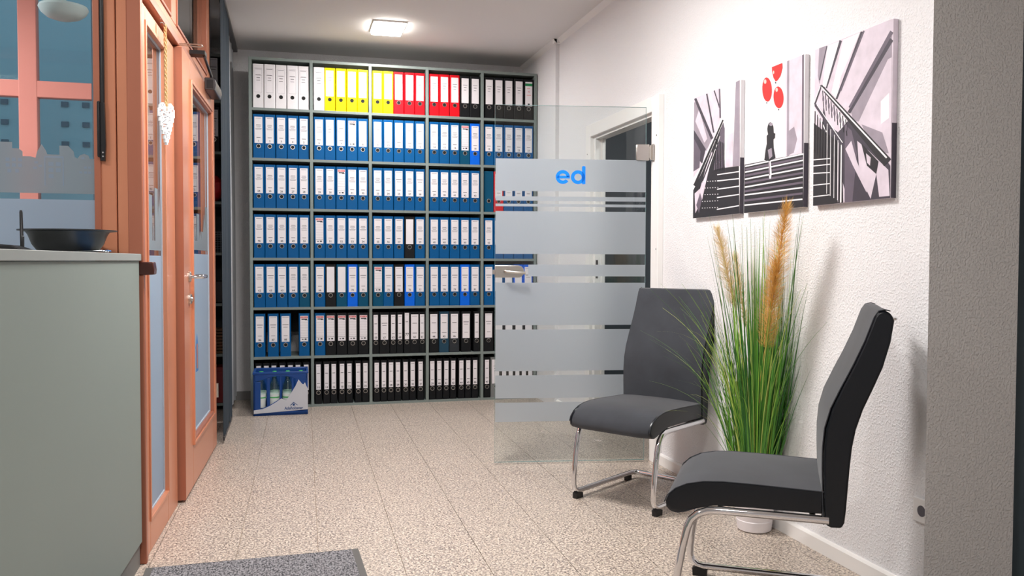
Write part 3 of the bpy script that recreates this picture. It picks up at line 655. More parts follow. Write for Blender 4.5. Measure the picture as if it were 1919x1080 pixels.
cell(2, 3, [B('blue', 'full', str(n)) for n in (39, 40, 41, 42, 43)])
cell(2, 4, [B('petrol', 'none'), B('red', 'full'), B('blue', 'two'), B('blue', 'full'), B('blue', 'full')])
cell(3, 0, [B('blue', 'full', str(n)) for n in (46, 47, 48, 49, 50)])
cell(3, 1, [B('blue', 'logo')]+[B('blue', 'full', str(n)) for n in (51, 52, 53, 54)])
cell(3, 2, [B('blue', 'full', '55'), B('blue', 'full', '56'), B('blue', 'full', '57'), B('black', 'blank'), B('blue', 'full', '59')])
cell(3, 3, [B('blue', 'full', n) for n in ('60', '60', '60', '60', '61')])
cell(3, 4, [B('blue', 'full', '62')]+[B('blue', 'full')]*4)
cell(4, 0, [B('blue', 'full', '62'), B('blue', 'two', '63'), B('blue', 'two', '63'), B('blue', 'full', '64'), B('petrol', 'full', '65')])
cell(4, 1, [B('blue', 'two', '66'), B('black', 'blank'), B('petrol', 'blank'), B('bright', 'two', '70'), B('petrol', 'two', '71')])
cell(4, 2, [B('petrol', 'logo'), B('blue', 'two', '73'), B('black', 'two', '75'), B('bright', 'two', '76'), B('blue', 'two', '77')])
cell(4, 3, [B('blue', 'two', '77'), B('blue', 'two', '78'), B('blue', 'two', '79'), B('bright', 'two', '80'), B('blue', 'two', '81')])
cell(4, 4, [B('blue', 'two', '83'), B('blue', 'two'), B('blue', 'two'), B('bright', 'two'), B('bright', 'two')])
cell(5, 0, [B('blue', 'two', '86'), B('blue', 'two', '87'), B('blue', 'two', '88'), B('blue', 'logo')], [.055, .150, .239, .373])
cell(5, 1, [B('blue', 'logo')]+[B('black', 'logo')]*4)
cell(5, 2, [N_('59'), B('black', 'two', '67'), N_('63'), N_('68'), N_('77'), B('black', 'small', '60'), N_('61')], [.039, .103, .170, .222, .276, .334, .394])
cell(5, 3, [B('black', 'small', '44'), B('slate', 'small', '45'), B('dark', 'small', '46'), B('black', 'two'), N_('')], [.053, .133, .213, .306, .391])
cell(5, 4, [B('black', 'two')]+[B('black', 'small')]*4, [.055, .138, .22, .302, .383])
P6 = [.044, .099, .154, .211, .268, .328, .386]
cell(6, 0, [N_('')]*7, [.046, .100, .154, .214, .271, .326, .387])
cell(6, 1, [N_(n) for n in ('10', '14', '16', '18', '22', '24', '25')], [.043, .102, .156, .216, .271, .337, .391])
cell(6, 2, [N_(n) for n in ('26', '27', '28', '29', '30', '32', '37')], [.044, .098, .152, .206, .265, .320, .381])
cell(6, 3, [N_(n) for n in ('39', '40', '41', '42', '44', '45', '46')], [.041, .095, .149, .203, .268, .323, .378])
cell(6, 4, [N_('47'), B('grey', 'plain'), N_(''), N_(''), N_(''), N_(''), N_('')][:7], [.042, .112, .182, .236, .290, .344, .397])
# binders on niche shelf
binder(-.70, .207, 1.941, 'black', False, 'two', '65', 'black binder numbered 65 on the niche shelf behind the door', 'binders on the niche shelf')
binder(-.70, .207, 2.321, 'black', False, 'two', '', 'black binder on the uppermost niche shelf board', 'binders on the niche shelf')

# ------------------------------------------------------------------ bottle crate
ct = thing('bottle_crate', 'blue plastic drinks crate with white mountain print on the floor', 'crate', (-.229, -.085, 0), R(-.4))
CW, CD, CH = .385, .27, .315; hx = CW/2
b = MB(); t = .014
b.box(-hx, hx, 0, CD, 0, .02); b.box(-hx, -hx+t, 0, CD, .02, CH); b.box(hx-t, hx, 0, CD, .02, CH); b.box(-hx+t, hx-t, CD-t, CD, .02, CH)
def cu(x): return -hx+(x-72)/(885-72)*CW
def cv(y): return (958-y)/(958-340)*CH
# front: rim band with arched lower edge, posts
top = [(cu(72), CH), (cu(885), CH), (cu(885), cv(470))]+[(cu(x), cv(y)) for x, y in ((700, 440), (640, 415), (560, 400), (480, 395), (400, 398), (300, 412), (240, 430), (180, 450))]+[(cu(72), cv(470))]
b.prism(top, 0, t, 'y')
b.box(cu(72), cu(178), 0, t, .02, cv(470)); b.box(cu(272), cu(318), .002, t, .02, cv(420)); b.box(cu(462), cu(492), .002, t, .02, cv(400)); b.box(cu(640), cu(672), .002, t, .02, cv(415)); b.box(cu(700), hx-t, 0, t, .02, cv(440))
b.prism([(cu(72), .0), (cu(885), .0), (cu(885), .09), (cu(700), .10), (cu(560), cv(760)), (cu(470), cv(720)), (cu(330), cv(800)), (cu(180), cv(860)), (cu(72), cv(870))], .0, t, 'y')
part('body', b, M['crate'], ct, bevel=.0025)
part('rim', frame_rect(-hx-.004, hx+.004, -.004, CD+.004, .018, 0, 0).__class__().box(-hx-.004, hx+.004, -.004, .012, CH-.014, CH+.004).box(-hx-.004, hx+.004, CD-.012, CD+.004, CH-.014, CH+.004).box(-hx-.004, -hx+.012, .012, CD-.012, CH-.014, CH+.004).box(hx-.012, hx+.004, .012, CD-.012, CH-.014, CH+.004), M['crate'], ct, bevel=.003)
dv = MB()
for i in (1, 2, 3): dv.box(-hx+i*CW/4-.002, -hx+i*CW/4+.002, t, CD-t, .02, .10)
for i in (1, 2): dv.box(-hx+t, hx-t, i*CD/3-.002, i*CD/3+.002, .02, .10)
part('divider', dv, M['crate'], ct)
mt = [(cu(76), cv(925)), (cu(885), cv(885)), (cu(885), cv(590)), (cu(862), cv(545)), (cu(842), cv(495)), (cu(815), cv(525)), (cu(790), cv(505)), (cu(745), cv(450)), (cu(700), cv(540)), (cu(620), cv(660)), (cu(556), cv(748)), (cu(485), cv(716)), (cu(400), cv(770)), (cu(310), cv(820)), (cu(210), cv(858)), (cu(78), cv(874))]
mp_ = part('mountain_print', MB().prism(mt, -.004, -.0002, 'y'), M['crate_grey'], ct, bevel=.001)
vs, fs = text_mesh('Adelholzener', .05, .0012, .12)
xs = [v[0] for v in vs]; k = (cu(812)-cu(530))/(max(xs)-min(xs))
lg = MB().add([(cu(530)+(v[0]-min(xs))*k, -.0046, cv(878)+v[1]*k*1.25) for v in vs], fs)
part('lettering', lg, M['logo'], mp_, smooth=False, fix=False)
em = MB()
em.add([(cu(x), -.0046, cv(y)) for x, y in ((612, 822), (668, 772), (736, 820), (722, 818), (670, 786), (630, 820))], [(0, 1, 4, 5), (1, 2, 3, 4)])
em.prism([(cu(671)+.008*math.cos(a*.628), cv(812)+.008*math.sin(a*.628)) for a in range(10)], -.0047, -.0040, 'y')
part('emblem', em, M['logo'], mp_, smooth=False, fix=False)
prof = [(0, .002), (.034, .002), (.036, .008), (.036, .16), (.033, .185), (.022, .215), (.0145, .245), (.0135, .262), (.0135, .27)]
bme = MB().lathe(prof, 20).mesh('water_bottle', M['bottle']); cme = MB().lathe([(.0155, .258), (.0158, .262), (.0158, .276), (.013, .279), (0, .279)], 16).mesh('cap', M['cap'])
b = MB().lathe([(.0364, .035), (.0366, .036), (.0366, .132), (.0364, .133)], 20); lme = b.mesh('bottle_label', M['blabel'])
b = MB().lathe([(.0368, .104), (.037, .105), (.037, .112), (.0368, .113)], 20); gme = b.mesh('label_stripe', M['cap'])
crx = math.cos(R(-.4)); srx = math.sin(R(-.4))
for j in range(3):
    for i in range(4):
        lx = -hx+(i+.5)*CW/4; ly = .014+(j+.5)*(CD-.028)/3
        o = link('water_bottle', bme, None, (-.229+lx*crx-ly*srx, -.085+lx*srx+ly*crx, .020))
        tag(o, 'clear bottle with green cap in blue crate, %s from left in %s row' % (ORD[i], ('front', 'middle', 'back')[j]), 'bottle', 'water bottles in the crate')
        link('cap', cme, o); l = link('bottle_label', lme, o); link('label_stripe', gme, l)

# ------------------------------------------------------------------ chairs
def chair(label, loc, rz):
    t = thing('cantilever_chair', label, 'chair', loc, rz, 'grey visitor chairs')
    sw = .222
    seat = [(0.0, .452), (.10, .455), (.20, .458), (.29, .459), (.35, .455), (.40, .444), (.435, .427), (.459, .404), (.469, .381), (.467, .361), (.455, .348), (.435, .345), (.41, .351), (.37, .366), (.32, .379), (.2, .382), (0.0, .382)]
    # cushion: slightly crowned across the width
    def cushion(profile, w, cen, crown, name, m, n=9, shrink=.0):
        b = MB(); k = len(profile); vs = []; fs = []
        ys = [-w+2*w*i/(n-1) for i in range(n)]
        for y in ys:
            u = abs(y)/w; s_ = 1-(.0 if u < .93 else .035*((u-.93)/.07)**2)
            for (x, z) in profile:
                dxx = (x-cen[0])*s_+cen[0]; dzz = (z-cen[1])*(s_)+cen[1]
                if crown and z > cen[1]: dzz += crown*(1-u*u)
                vs.append((dxx, y, dzz))
        for i in range(n-1):
            for j in range(k): fs.append((i*k+j, i*k+(j+1) % k, (i+1)*k+(j+1) % k, (i+1)*k+j))
        fs += [tuple(range(k)), tuple(range((n-1)*k, n*k))]
        return part(name, b.add(vs, fs), m, t)
    cushion(seat, sw-.005, (.22, .415), .006, 'seat', M['suede'])
    for s_ in (-1, 1):
        b = MB(); k = len(seat); vs = []
        for (yy, sc) in ((.006, .94), (.0135, .93), (.0160, .89), (.0165, .78)):
            vs += [((x-.22)*(1-(1-sc)*.25)+.22, s_*(sw-.018+yy), (z-.415)*sc+.415) for (x, z) in seat]
        fs = [(i*k+j, i*k+(j+1) % k, (i+1)*k+(j+1) % k, (i+1)*k+j) for i in range(3) for j in range(k)]+[tuple(range(3*k, 4*k))]
        part('seat_side', b.add(vs, fs), M['leather'], t)
        sm = [(x, s_*(sw-.0035), z-.002) for (x, z) in seat[:9]]
        part('seam', MB().tube(sm, .0018, 6), M['suede'], t)
    back_f = [(-.004, .352), (-.001, .40), (.001, .45), (.003, .52), (.003, .58), (-.002, .64), (-.018, .70), (-.047, .765), (-.078, .83), (-.108, .90), (-.133, .972)]
    back_t = [(-.142, .986), (-.158, .990), (-.178, .982)]
    back_r = [(-.187, .962), (-.178, .90), (-.158, .826), (-.131, .76), (-.105, .70), (-.086, .64), (-.076, .585), (-.070, .52), (-.066, .46), (-.062, .40), (-.058, .362), (-.050, .346), (-.02, .345)]
    prof = back_f+back_t+back_r
    # leather shell (rear, sides) and suede front
    b = MB(); k = len(prof); vs = []
    cenf = (-.07, .67)
    n = 9; W2 = sw+.001
    for i in range(n):
        y = -W2+2*W2*i/(n-1); u = abs(y)/W2
        for (x, z) in prof:
            inset = .006 if u > .98 else 0
            vs.append((x+(cenf[0]-.015*(z-.67)/.3-x)*inset*6, y, z))
    fs = [(i*k+j, i*k+(j+1) % k, (i+1)*k+(j+1) % k, (i+1)*k+j) for i in range(n-1) for j in range(k)]+[tuple(range(k)), tuple(range((n-1)*k, n*k))]
    part('backrest', b.add(vs, fs), M['leather'], t, bevel=.006)
    b = MB(); vs = []; fr = [(x+.004, z) for x, z in back_f]+[(-.141, .990), (-.158, .994), (-.172, .990)]; k = len(fr)
    for i in range(n):
        y = -(sw-.003)+2*(sw-.003)*i/(n-1); u = abs(y)/(sw-.003)
        for (x, z) in fr: vs.append((x+.003*(1-u*u), y, z))
    fs = [(i*k+j, i*k+j+1, (i+1)*k+j+1, (i+1)*k+j) for i in range(n-1) for j in range(k-1)]
    m0 = len(vs); vs2 = [(v[0]-.006, v[1], v[2]-.003) for v in vs]
    fs2 = [tuple(q+m0 for q in f) for f in fs]
    o = part('backrest_front', b.add(vs+vs2, fs+fs2), M['suede'], t)
    for s_ in (-1, 1): part('back_seam', MB().tube([(x-.001, s_*(sw-.0035), z) for x, z in fr], .0018, 6), M['suede'], t)
    part('back_grip', MB().tube([(-.180, -.06, .955), (-.205, -.06, .958), (-.208, -.05, .958), (-.208, .05, .958), (-.205, .06, .958), (-.180, .06, .955)], .005, 8), M['chrome'], t)
    # frame: one bent tube per side plus rear crossbar
    zc = .034; r = .0125
    for s_ in (-1, 1):
        y = s_*(sw-.004); p = [(-.015, y, .366), (.10, y, .366), (.30, y, .366), (.335, y, .363), (.365, y, .351), (.385, y, .332), (.397, y, .305), (.412, y, .24), (.424, y, .17), (.431, y, .11), (.432, y, .075), (.425, y, .052), (.408, y, .038), (.385, y, zc), (.2, y, zc), (0, y, zc), (-.06, y, zc)]
        q = [(-.082, y-s_*.006, zc), (-.094, y-s_*.020, zc), (-.097, y-s_*.045, zc), (-.097, 0, zc)]
        part('leg', MB().tube(p+q, r, 14), M['chrome'], t)
        part('foot_pad', MB().prism([(.372, 0), (.422, 0), (.424, .026), (.41, .034), (.372, .023)], y-.012, y+.012, 'y'), M['rubber'], t)
        part('foot_pad', MB().box(-.06, -.02, y-.010, y+.010, 0, .023), M['rubber'], t)
    part('seat_frame', MB().tube([(.30, -sw+.01, .368), (.30, sw-.01, .368)], .009).tube([(.03, -sw+.01, .368), (.03, sw-.01, .368)], .009), M['blackmetal'], t)
    return t
chair('grey upholstered cantilever chair beside the glass door, facing the room', (1.620, -2.620, 0), 3.748)
chair('grey cantilever chair seen from its side, nearest the viewpoint', (1.485, -4.124, 0), 2.574)

# ------------------------------------------------------------------ potted grass
PX, PY = 1.735, -3.305
pg = thing('potted_grass', 'tall artificial pampas grass in a white ribbed pot by the wall', 'plant', (PX, PY, 0))
pp = [(0, 0), (.062, 0), (.070, .006), (.073, .03), (.0745, .045), (.0725, .048), (.077, .075), (.0785, .085), (.0765, .088), (.081, .115), (.083, .150), (.086, .158), (.084, .162), (.078, .162), (.076, .14), (0, .14)]
pt_ = part('pot', MB().lathe(pp, 40), M['pot'], pg)
part('soil', MB().lathe([(0, .138), (.074, .138), (.05, .146), (0, .15)], 24), M['soil'], pt_)
gm = [mat('blade_'+n, srgb(*c), .5, spec=.4, noise=.15, nscale=20) for n, c in (('dark', (50, 108, 44)), ('green', (92, 152, 58)), ('light', (150, 196, 78)), ('yellow', (206, 220, 118)))]
rg = random.Random(21); gb = MB(); gb2 = MB()
def blade(bld, ang, r0, h, lean, curl, w, mi, n=10, droop=0):
    dirv = Vector((math.cos(ang), math.sin(ang), 0)); side = Vector((-math.sin(ang+rg.uniform(-.9, .9)), math.cos(ang+rg.uniform(-.9, .9)), 0)).normalized()
    vs = []; fs = []
    for i in range(n+1):
        t = i/n; out = r0+lean*t**.75+curl*t**2.6
        z = .13+h*(t-droop*t**3)
        p = dirv*out; p = Vector((p.x, p.y, z))
        lim = XR-.012-PX
        if p.x > lim-.004: p.x = lim-.004-rg.uniform(0, .002)
        ww = w*(1-t**1.8)*(.6+.4*min(1, t*5))+.0004
        vs += [tuple(p-side*ww), tuple(p+side*ww)]
    for i in range(n): fs.append((2*i, 2*i+1, 2*i+3, 2*i+2))
    bld.add(vs, fs, mi)
for i in range(470):
    a = rg.random()*2*math.pi; h = rg.choice([rg.uniform(.35, .75), rg.uniform(.5, .95), rg.uniform(.7, 1.22)])
    u = rg.random()
    blade(gb, a, rg.uniform(.0, .068), h, rg.uniform(.02, .135), rg.uniform(0, .14)*(1 if h < 1 else .6), rg.uniform(.002, .0044), rg.choices([0, 1, 2, 3], [4, 5, 3, .7])[0])
for i in range(60):
    a = rg.uniform(2.2, 4.6) if i % 3 else rg.random()*6.28; 
    blade(gb, a, rg.uniform(.02, .06), rg.uniform(.55, 1.1), rg.uniform(.05, .12), rg.uniform(.12, .36), rg.uniform(.0012, .0022), rg.choices([1, 2, 3], [2, 3, 2])[0], 14, rg.uniform(.05, .35))
part('grass_blades', gb, gm, pg, fix=False)['kind'] = 'stuff'
def plume(base, tip, rad, m, n=900, seed=1, bend=0):
    r = random.Random(seed); b = MB(); base = Vector(base); tip = Vector(tip); ax = (tip-base); L = ax.length; ax.normalize()
    u = ax.orthogonal().normalized(); v = ax.cross(u)
    b.tube([base-ax*.35, base, (base+tip)/2, tip], [.0014, .0014, .0010, .0004], 6)
    for i in range(n):
        t = r.random(); a = r.random()*6.283; p = base+ax*(t*L); rr = rad*math.sin(math.pi*min(1, .12+t*.80))**.6*(1.1-.45*t)
        d = (u*math.cos(a)+v*math.sin(a)); q = p+d*rr*r.uniform(.6, 1)+ax*(.018+.03*r.random()); w_ = ax.cross(d)*.0007
        mid = (p+q)/2+d*rr*.15
        b.add([tuple(p-w_), tuple(p+w_), tuple(mid+w_), tuple(mid-w_), tuple(q)], [(0, 1, 2, 3), (3, 2, 4)])
    return part('plume', b, m, pg, fix=False, smooth=False)
for (bs, tp, rd, m, sd, nn) in (((-.017, .145, .93), (-.060, .235, 1.275), .070, M['plume'], 2, 1100), ((.002, .090, .85), (-.012, .160, 1.16), .055, M['plume'], 3, 600), ((-.03, -.125, .78), (-.045, -.215, 1.12), .078, M['plume2'], 4, 1300), ((-.036, -.170, .95), (-.055, -.300, 1.345), .078, M['plume2'], 5, 1500)):
    plume(bs, tp, rd, m, nn, sd)

# ------------------------------------------------------------------ canvas pictures
def canvas(label, yl, yr, crop, shapes, bg='p_white'):
    """yl far (left in the picture), yr near (right); crop = pixel frame of the print; shapes = (material, points)"""
    zb, zt = 1.350, 1.955; th = .020
    t = thing('canvas_picture', label, 'picture', (XR-th/2-.001, (yl+yr)/2, zb), 0, 'stair canvas triptych')
    hw = (yl-yr)/2; H = zt-zb
    part('canvas', MB().box(-th/2, th/2, -hw, hw, 0, H), M[bg], t, bevel=.002)
    (xl, tl, bl, xr, tr_, br) = crop
    def cv_(x, y):
        u = (x-xl)/(xr-xl); tp = tl+(tr_-tl)*u; bt_ = bl+(br-bl)*u; return (max(0, min(1, u)), max(0, min(1, (bt_-y)/(bt_-tp))))
    order = []
    for (m, _) in shapes:
        if m not in order: order.append(m)
    b = MB(); n = len(shapes)
    for i, (m, pts) in enumerate(shapes):
        q = [cv_(*p) for p in pts]; xx = -th/2-.0004-.00003*i
        b.add([(xx, hw-u*2*hw, v*H) for u, v in q], [tuple(range(len(q)))], order.index(m))
    part('print', b, [M[m] for m in order], t, smooth=False, fix=False)
    b = MB().box(-th/2-.0002, th/2, -hw-.0004, -hw, 0, H*.42)
    part('canvas_edge', b, M['p_dark'], t, smooth=False)
def bar(x0, y0, x1, y1, w0, w1=None):
    w1 = w0 if w1 is None else w1; d = math.hypot(x1-x0, y1-y0); nx, ny = -(y1-y0)/d, (x1-x0)/d
    return [(x0-nx*w0, y0-ny*w0), (x1-nx*w1, y1-ny*w1), (x1+nx*w1, y1+ny*w1), (x0+nx*w0, y0+ny*w0)]
def ell(cx, cy, rx, ry, n=24, k=0): return [(cx+rx*math.cos(2*math.pi*i/n)+k*math.sin(2*math.pi*i/n), cy+ry*math.sin(2*math.pi*i/n)) for i in range(n)]
s1 = [('p_lav', [(62, 450), (195, 397), (200, 545), (150, 700), (62, 830)]),
      ('p_grey', [(62, 470), (75, 465), (160, 640), (130, 700), (62, 600)]), ('p_lav', [(90, 500), (135, 640), (120, 660), (70, 560)]),
      ('p_dark', bar(68, 450, 160, 640, 7)), ('p_dark', bar(130, 425, 168, 610, 4)), ('p_dark', bar(168, 408, 196, 490, 3)), ('p_mid', bar(195, 400, 200, 540, 4)),
      ('p_dark', [(62, 600), (128, 690), (110, 760), (62, 720)]), ('p_mid', [(62, 640), (100, 700), (95, 780), (62, 800)]),
      ('p_grey', [(272, 368), (290, 358), (294, 770), (262, 772)]), ('p_lav', [(235, 620), (262, 610), (262, 772), (225, 776)]),
      ('p_black', [(62, 1025), (62, 890), (110, 800), (215, 560), (224, 778), (290, 770), (297, 998)]),
      ('p_mid', [(215, 560), (222, 590), (222, 776), (170, 790), (190, 640)]),
      ('p_black', bar(212, 548, 66, 868, 5, 9)), ('p_white', bar(210, 545, 64, 858, 1.6)),
      ('p_lav', [(70, 905), (100, 880), (130, 780), (160, 700), (165, 715), (140, 810), (112, 930), (75, 1000)]), ('p_mid', [(80, 960), (100, 900), (110, 930), (95, 1000)]),
      ('p_black', bar(200, 620, 110, 850, 3)), ('p_white', bar(200, 625, 120, 850, 1.2))]
for (y0, y1) in ((808, 796), (838, 830), (878, 866), (918, 906), (975, 960)): s1.append(('p_white', bar(188, y0+4, 293, y1, 2.6)))
for j in range(5):
    for i in range(7): s1.append(('p_white', bar(112+i*13, 846+j*32-i*.8, 117+i*13, 846+j*32-i*.8, 1.6)))
for i in range(6): s1.append(('p_black', bar(180+i*8, 640+i*4, 180+i*8, 790, 1.5)))
s2 = [('p_lav', [(515, 265), (600, 237), (603, 708), (522, 722)]), ('p_grey', bar(528, 262, 532, 720, 5)), ('p_lav', bar(545, 255, 548, 716, 4)), ('p_mid', bar(597, 238, 601, 708, 4)), ('p_grey', [(535, 600), (560, 580), (575, 640), (560, 705), (535, 716)]),
      ('p_black', [(305, 762), (603, 708), (606, 965), (305, 995)])]
for (ya, yb) in ((770, 712), (798, 742), (832, 780), (870, 822), (908, 872), (957, 928)): s2.append(('p_white', bar(308, ya, 603, yb, 3.4)))
for (ya, yb) in ((785, 730), (815, 762), (850, 802), (890, 848), (935, 900)): s2.append(('p_mid', bar(308, ya, 603, yb, 5)))
s2 += [('p_white', [(436, 745), (448, 745), (453, 800), (450, 828), (441, 828)]), ('p_grey', [(436, 745), (442, 745), (446, 810), (440, 815)]),
       ('p_black', ell(444, 590, 16, 33)), ('p_black', [(428, 590), (460, 590), (462, 618), (452, 630), (434, 630)]), ('p_grey', ell(447, 567, 9, 8)),
       ('p_black', [(425, 622), (436, 612), (456, 614), (468, 612), (468, 632), (460, 640), (462, 680), (472, 728), (440, 744), (414, 738), (420, 690), (426, 660)]), ('p_grey', [(432, 690), (452, 680), (456, 720), (440, 735)]),
       ('p_black', bar(462, 618, 466, 610, 5))]
s2 += [('p_red', ell(424, 400, 25, 58, 28, 3)), ('p_hi', ell(414, 362, 7, 11)), ('p_red', ell(483, 438, 25, 52, 28, 3)), ('p_hi', ell(474, 402, 6, 10)),
       ('p_red', [(448, 289), (500, 271), (501, 300), (492, 335), (478, 356), (468, 362), (457, 345), (449, 315)]), ('p_hi', ell(457, 318, 4, 8)), ('p_dark', ell(424, 464, 3, 4, 8)), ('p_dark', ell(485, 497, 3, 4, 8)), ('p_dark', ell(468, 368, 3, 4, 8))]
s3 = [('p_lav', [(645, 205), (1035, 58), (1038, 700), (830, 560), (680, 380), (642, 470)]),
      ('p_grey', [(668, 195), (712, 182), (690, 300), (672, 370), (662, 330)]), ('p_white', [(715, 182), (780, 160), (720, 380), (690, 380)]), ('p_white', [(800, 152), (885, 118), (790, 330), (770, 440), (740, 410)]),
      ('p_dark', bar(712, 184, 672, 350, 3)), ('p_dark', bar(787, 156, 712, 388, 7, 4)), ('p_dark', bar(898, 112, 768, 440, 10, 5)), ('p_mid', bar(905, 110, 790, 400, 4)),
      ('p_grey', [(1035, 120), (1040, 560), (860, 545), (845, 500)]), ('p_dark', bar(1037, 150, 835, 505, 18, 8)), ('p_mid', bar(1037, 118, 838, 480, 10, 6)), ('p_lav', [(1020, 250), (1038, 240), (1040, 640), (930, 610), (880, 560), (930, 450)]), ('p_white', [(990, 450), (1028, 410), (1030, 530), (992, 560)]),
      ('p_grey', [(900, 560), (1000, 600), (1030, 700), (960, 690)]), ('p_dark', [(690, 640), (700, 380), (850, 560), (1025, 740), (1038, 760), (1040, 915), (840, 940), (760, 700)]),
      ('p_lav', [(880, 640), (940, 690), (1030, 780), (1038, 905), (990, 910), (975, 800), (950, 920), (915, 850), (890, 760)]), ('p_mid', [(815, 560), (850, 590), (880, 700), (860, 940), (820, 940)]), ('p_lav', [(820, 680), (850, 640), (880, 740), (930, 860), (930, 890), (860, 760)]),
      ('p_black', [(640, 560), (800, 660), (812, 942), (645, 962)]), ('p_lav', [(690, 400), (830, 540), (780, 600), (720, 560), (700, 480)]), ('p_white', [(780, 500), (830, 545), (790, 590)]),
      ('p_dark', bar(650, 470, 800, 655, 7)), ('p_white', bar(650, 492, 716, 600, 3)), ('p_white', bar(660, 470, 805, 650, 2)),
      ('p_black', bar(682, 375, 1030, 745, 6, 26)), ('p_white', bar(676, 376, 1022, 722, 3, 4)), ('p_dark', bar(682, 375, 645, 470, 5)), ('p_white', bar(678, 378, 643, 462, 2)),
      ('p_black', [(900, 650), (985, 740), (975, 800), (930, 760)]), ('p_lav', [(925, 700), (948, 720), (945, 760), (930, 745)])]
for i in range(9): s3.append(('p_black', bar(692+i*16, 400+i*17, 698+i*16, 480+i*17, 2.2))); s3.append(('p_mid', ell(696+i*16, 440+i*17, 5, 16, 10)))
for i in range(10): s3.append(('p_black', bar(650+i*15, 500+i*17, 650+i*15, 700+i*12, 2)))
for (y0, y1) in ((738, 728), (768, 756), (804, 796), (862, 850), (918, 905)): s3.append(('p_white', bar(643, y0, 740, y1, 2.4)))
for i in range(5): s3.append(('p_white', bar(722+i*20, 560+i*26, 724+i*20, 900+i*10, 1.6)))
s3 += [('p_white', bar(800, 660, 800, 942, 2.5)), ('p_grey', bar(787, 650, 787, 940, 2))]
canvas('stair print canvas with railing at left, farthest from the viewpoint', -2.545, -3.005, (62, 450, 1025, 295, 357, 998), s1)
canvas('middle stair print canvas with three red balloons and a child', -3.045, -3.500, (305, 345, 995, 606, 236, 965), s2)
canvas('stair print canvas with big railing, nearest the pier', -3.565, -4.010, (643, 205, 962, 1042, 56, 914), s3, 'p_lav')

# wall socket, low on the right wall
so = thing('wall_socket', 'white wall socket low on the right wall beside the pier', 'socket', (XR, -4.168, .318))
part('plate', MB().box(-.010, 0, -.04, .04, -.04, .04), M['socket'], so, bevel=.003)
o = part('insert', MB().lathe([(.012, -.008), (.019, -.006), (.019, .001), (.022, .001), (.022, -.002), (0.012, -.008)], 24), M['socket'], so); o.rotation_euler = (0, R(-90), 0); o.location = (-.010, 0, 0)
o = part('socket_well', MB().lathe([(0, 0), (.018, 0), (.018, .0012), (0, .0012)], 24), M['print'], so); o.rotation_euler = (0, R(-90), 0); o.location = (-.010, 0, 0)

# ------------------------------------------------------------------ reception desk
dk = thing('reception_desk', 'grey-green reception desk with flat top at the left edge', 'desk', (-.689, -3.135, 0), LR)
part('side_panel', MB().box(-.02, -.004, -2.4, 0, .09, 1.128), M['desk'], dk, bevel=.0015)
part('body', MB().box(-.60, -.021, -2.38, -.01, .09, 1.127), M['desk'], dk, smooth=False)
part('plinth', MB().box(-.58, -.012, -2.38, -.002, 0, .09), M['plinth'], dk, smooth=False)
part('desk_top', MB().box(-.75, .002, -2.42, .01, 1.129, 1.154), M['desk_top'], dk, bevel=.0015)
DT = 1.154
bw = thing('black_bowl', 'wide black bowl standing on the reception desk top', 'bowl', (-.885, -3.32, DT))
part('body', MB().lathe([(0, .002), (.072, 0), (.090, .004), (.109, .030), (.121, .062), (.128, .072), (.152, .075), (.152, .0785), (.126, .0785), (.117, .068), (.104, .032), (.085, .010), (0, .008)], 56), M['bowl'], bw)
ro = thing('wifi_router', 'flat black router with one upright antenna on the desk', 'router', (-.987, -3.60, DT), R(3))
part('body', MB().prism([(-.075, 0), (.060, 0), (.058, .008), (.02, .022), (-.075, .028)], -.06, .06, 'y'), M['blackmetal'], ro, bevel=.003)
part('antenna', MB().tube([(.028, .045, .016), (.028, .045, .05), (.027, .045, .052), (.026, .045, .125), (.0258, .045, .131)], [.0058, .0062, .0052, .0046, .003], 12), M['blackmetal'], ro)
pm_ = thing('paper_leaflets', 'crumpled white and blue leaflets lying below the black bowl', 'leaflet', (-.775, -3.56, DT), R(5))
def sheet(w, l, amp, seed):
    r = random.Random(seed); b = MB(); n = 10; vs = []; fs = []
    for i in range(n+1):
        for j in range(5):
            vs.append((-w/2+w*j/4, -l/2+l*i/n, .0015+amp*abs(math.sin(i*1.1+seed+j*.4))*(j/4)))
    for i in range(n):
        for j in range(4): a = i*5+j; fs.append((a, a+1, a+6, a+5))
    return b.add(vs, fs)
o = part('leaflet', sheet(.10, .24, .007, 1), M['paper'], pm_, fix=False)
o = part('leaflet', sheet(.08, .12, .006, 3), M['paper_blue'], pm_, fix=False); o.location = (.01, .13, .003)

# ------------------------------------------------------------------ floor mat
fm = thing('floor_mat', 'grey ribbed entrance mat with rubber edge in the foreground', 'mat', (.094, -3.150, 0), R(1.8))
part('carpet', MB().box(-.745, -.026, -1.1, -.012, .0005, .0075), M['mat'], fm, bevel=.002)
part('rubber_edge', MB().box(-.77, 0, -1.12, 0, 0, .004), M['matedge'], fm, bevel=.001)

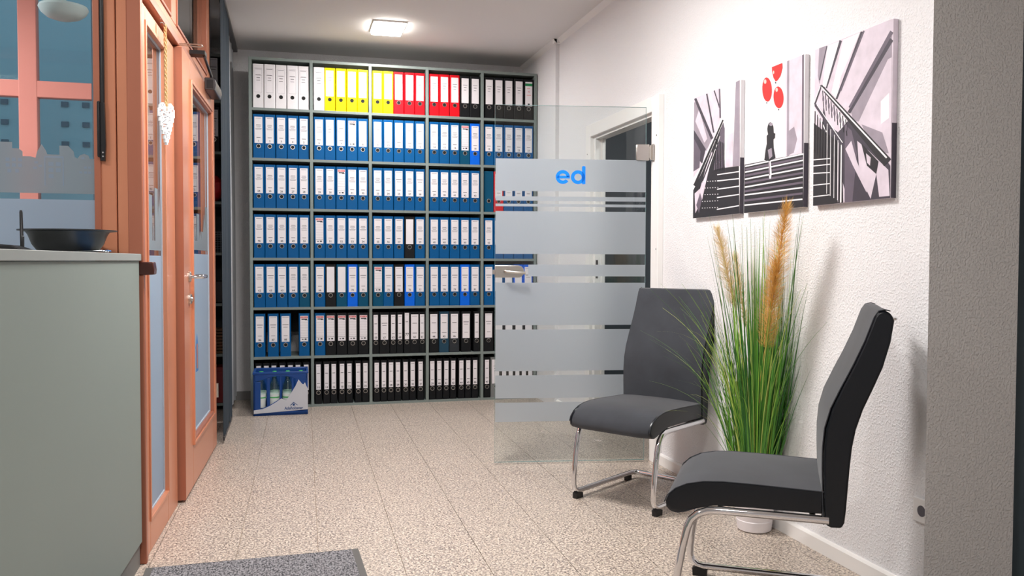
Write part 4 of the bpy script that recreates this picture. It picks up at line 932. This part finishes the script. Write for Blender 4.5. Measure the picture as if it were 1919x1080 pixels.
# ------------------------------------------------------------------ ceiling lamps
M['lampsoft'] = emit('lamp_diffuser_large', (1, .95, .88, 1), 9)
for i, (x, y, p, l) in enumerate(LAMPS):
    t = thing('ceiling_lamp', l, 'lamp', (x, y, CEIL), 0, 'square ceiling lamps')
    a, b_ = (.30, .30) if 'large' in l else (.106, .148)
    fr = MB().box(-a-.012, -a, -b_-.012, b_+.012, -.012, 0).box(a, a+.012, -b_-.012, b_+.012, -.012, 0).box(-a, a, -b_-.012, -b_, -.012, 0).box(-a, a, b_, b_+.012, -.012, 0)
    part('frame', fr, M['white'], t, bevel=.002)
    part('diffuser', MB().box(-a, a, -b_, b_, -.028, 0), M['lampsoft' if 'large' in l else 'lampglow'], t, smooth=False)

# ------------------------------------------------------------------ heart ornament hanging in front of the sidelight
ho = thing('heart_ornament', 'white perforated heart hanging on jute string by the sidelight', 'ornament', (-.652, -2.700, 1.610), R(40))
def inheart(x, z):
    # x in -.5..5, z 0..1 (tip at 0)
    if z < 0 or z > 1: return False
    half = .5*min(1, (z/.72))**.85 if z < .72 else .5
    if z <= .72: return abs(x) <= half
    d = (abs(x)-.25)**2/.0625+(z-.72)**2/.0784
    return d <= 1
hb = MB(); r = random.Random(8); nx_, nz_ = 15, 36; wd, ht = .074, .172
ok = [[False]*nz_ for _ in range(nx_)]
for i in range(nx_):
    for j in range(nz_):
        x = (i+.5)/nx_-.5; z = (j+.5)/nz_
        if inheart(x, z):
            edge = not all(inheart(x+a, z+c) for a, c in ((.06, 0), (-.06, 0), (0, .03), (0, -.03)))
            ok[i][j] = edge or r.random() > .36
for i in range(nx_):
    for j in range(nz_):
        if ok[i][j]:
            x0 = (i/nx_-.5)*wd; x1 = ((i+1)/nx_-.5)*wd; z0 = j/nz_*ht; z1 = (j+1)/nz_*ht
            xc = (x0+x1)/2; th = .004+.004*(1-min(1, abs(xc)/(wd/2)))
            hb.box(x0, x1, -th, th, z0, z1)
part('heart', hb, M['heart'], ho, smooth=False)
sg = MB(); 
for k in range(3):
    sg.tube([(.0045*math.sin(i*.9+k*2.1), .0045*math.cos(i*.9+k*2.1), .140+i*(.355/44)) for i in range(45)], .0026, 5)
part('string', sg, M['string'], ho)
part('hook', MB().tube([(0, 0, .485), (-.01, 0, .50), (-.022, 0, .497)], .002, 6), M['steel'], ho)
rd = thing('steel_rod', 'thin steel hook rod projecting from the transom above the door', 'hook', (-.665, -2.285, 2.128), LR)
part('rod', MB().tube([(0, 0, 0), (.10, .0, .002), (.118, 0, 0), (.124, 0, -.006), (.110, 0, -.010), (.02, 0, -.006)], .0028, 8), M['steel'], rd)
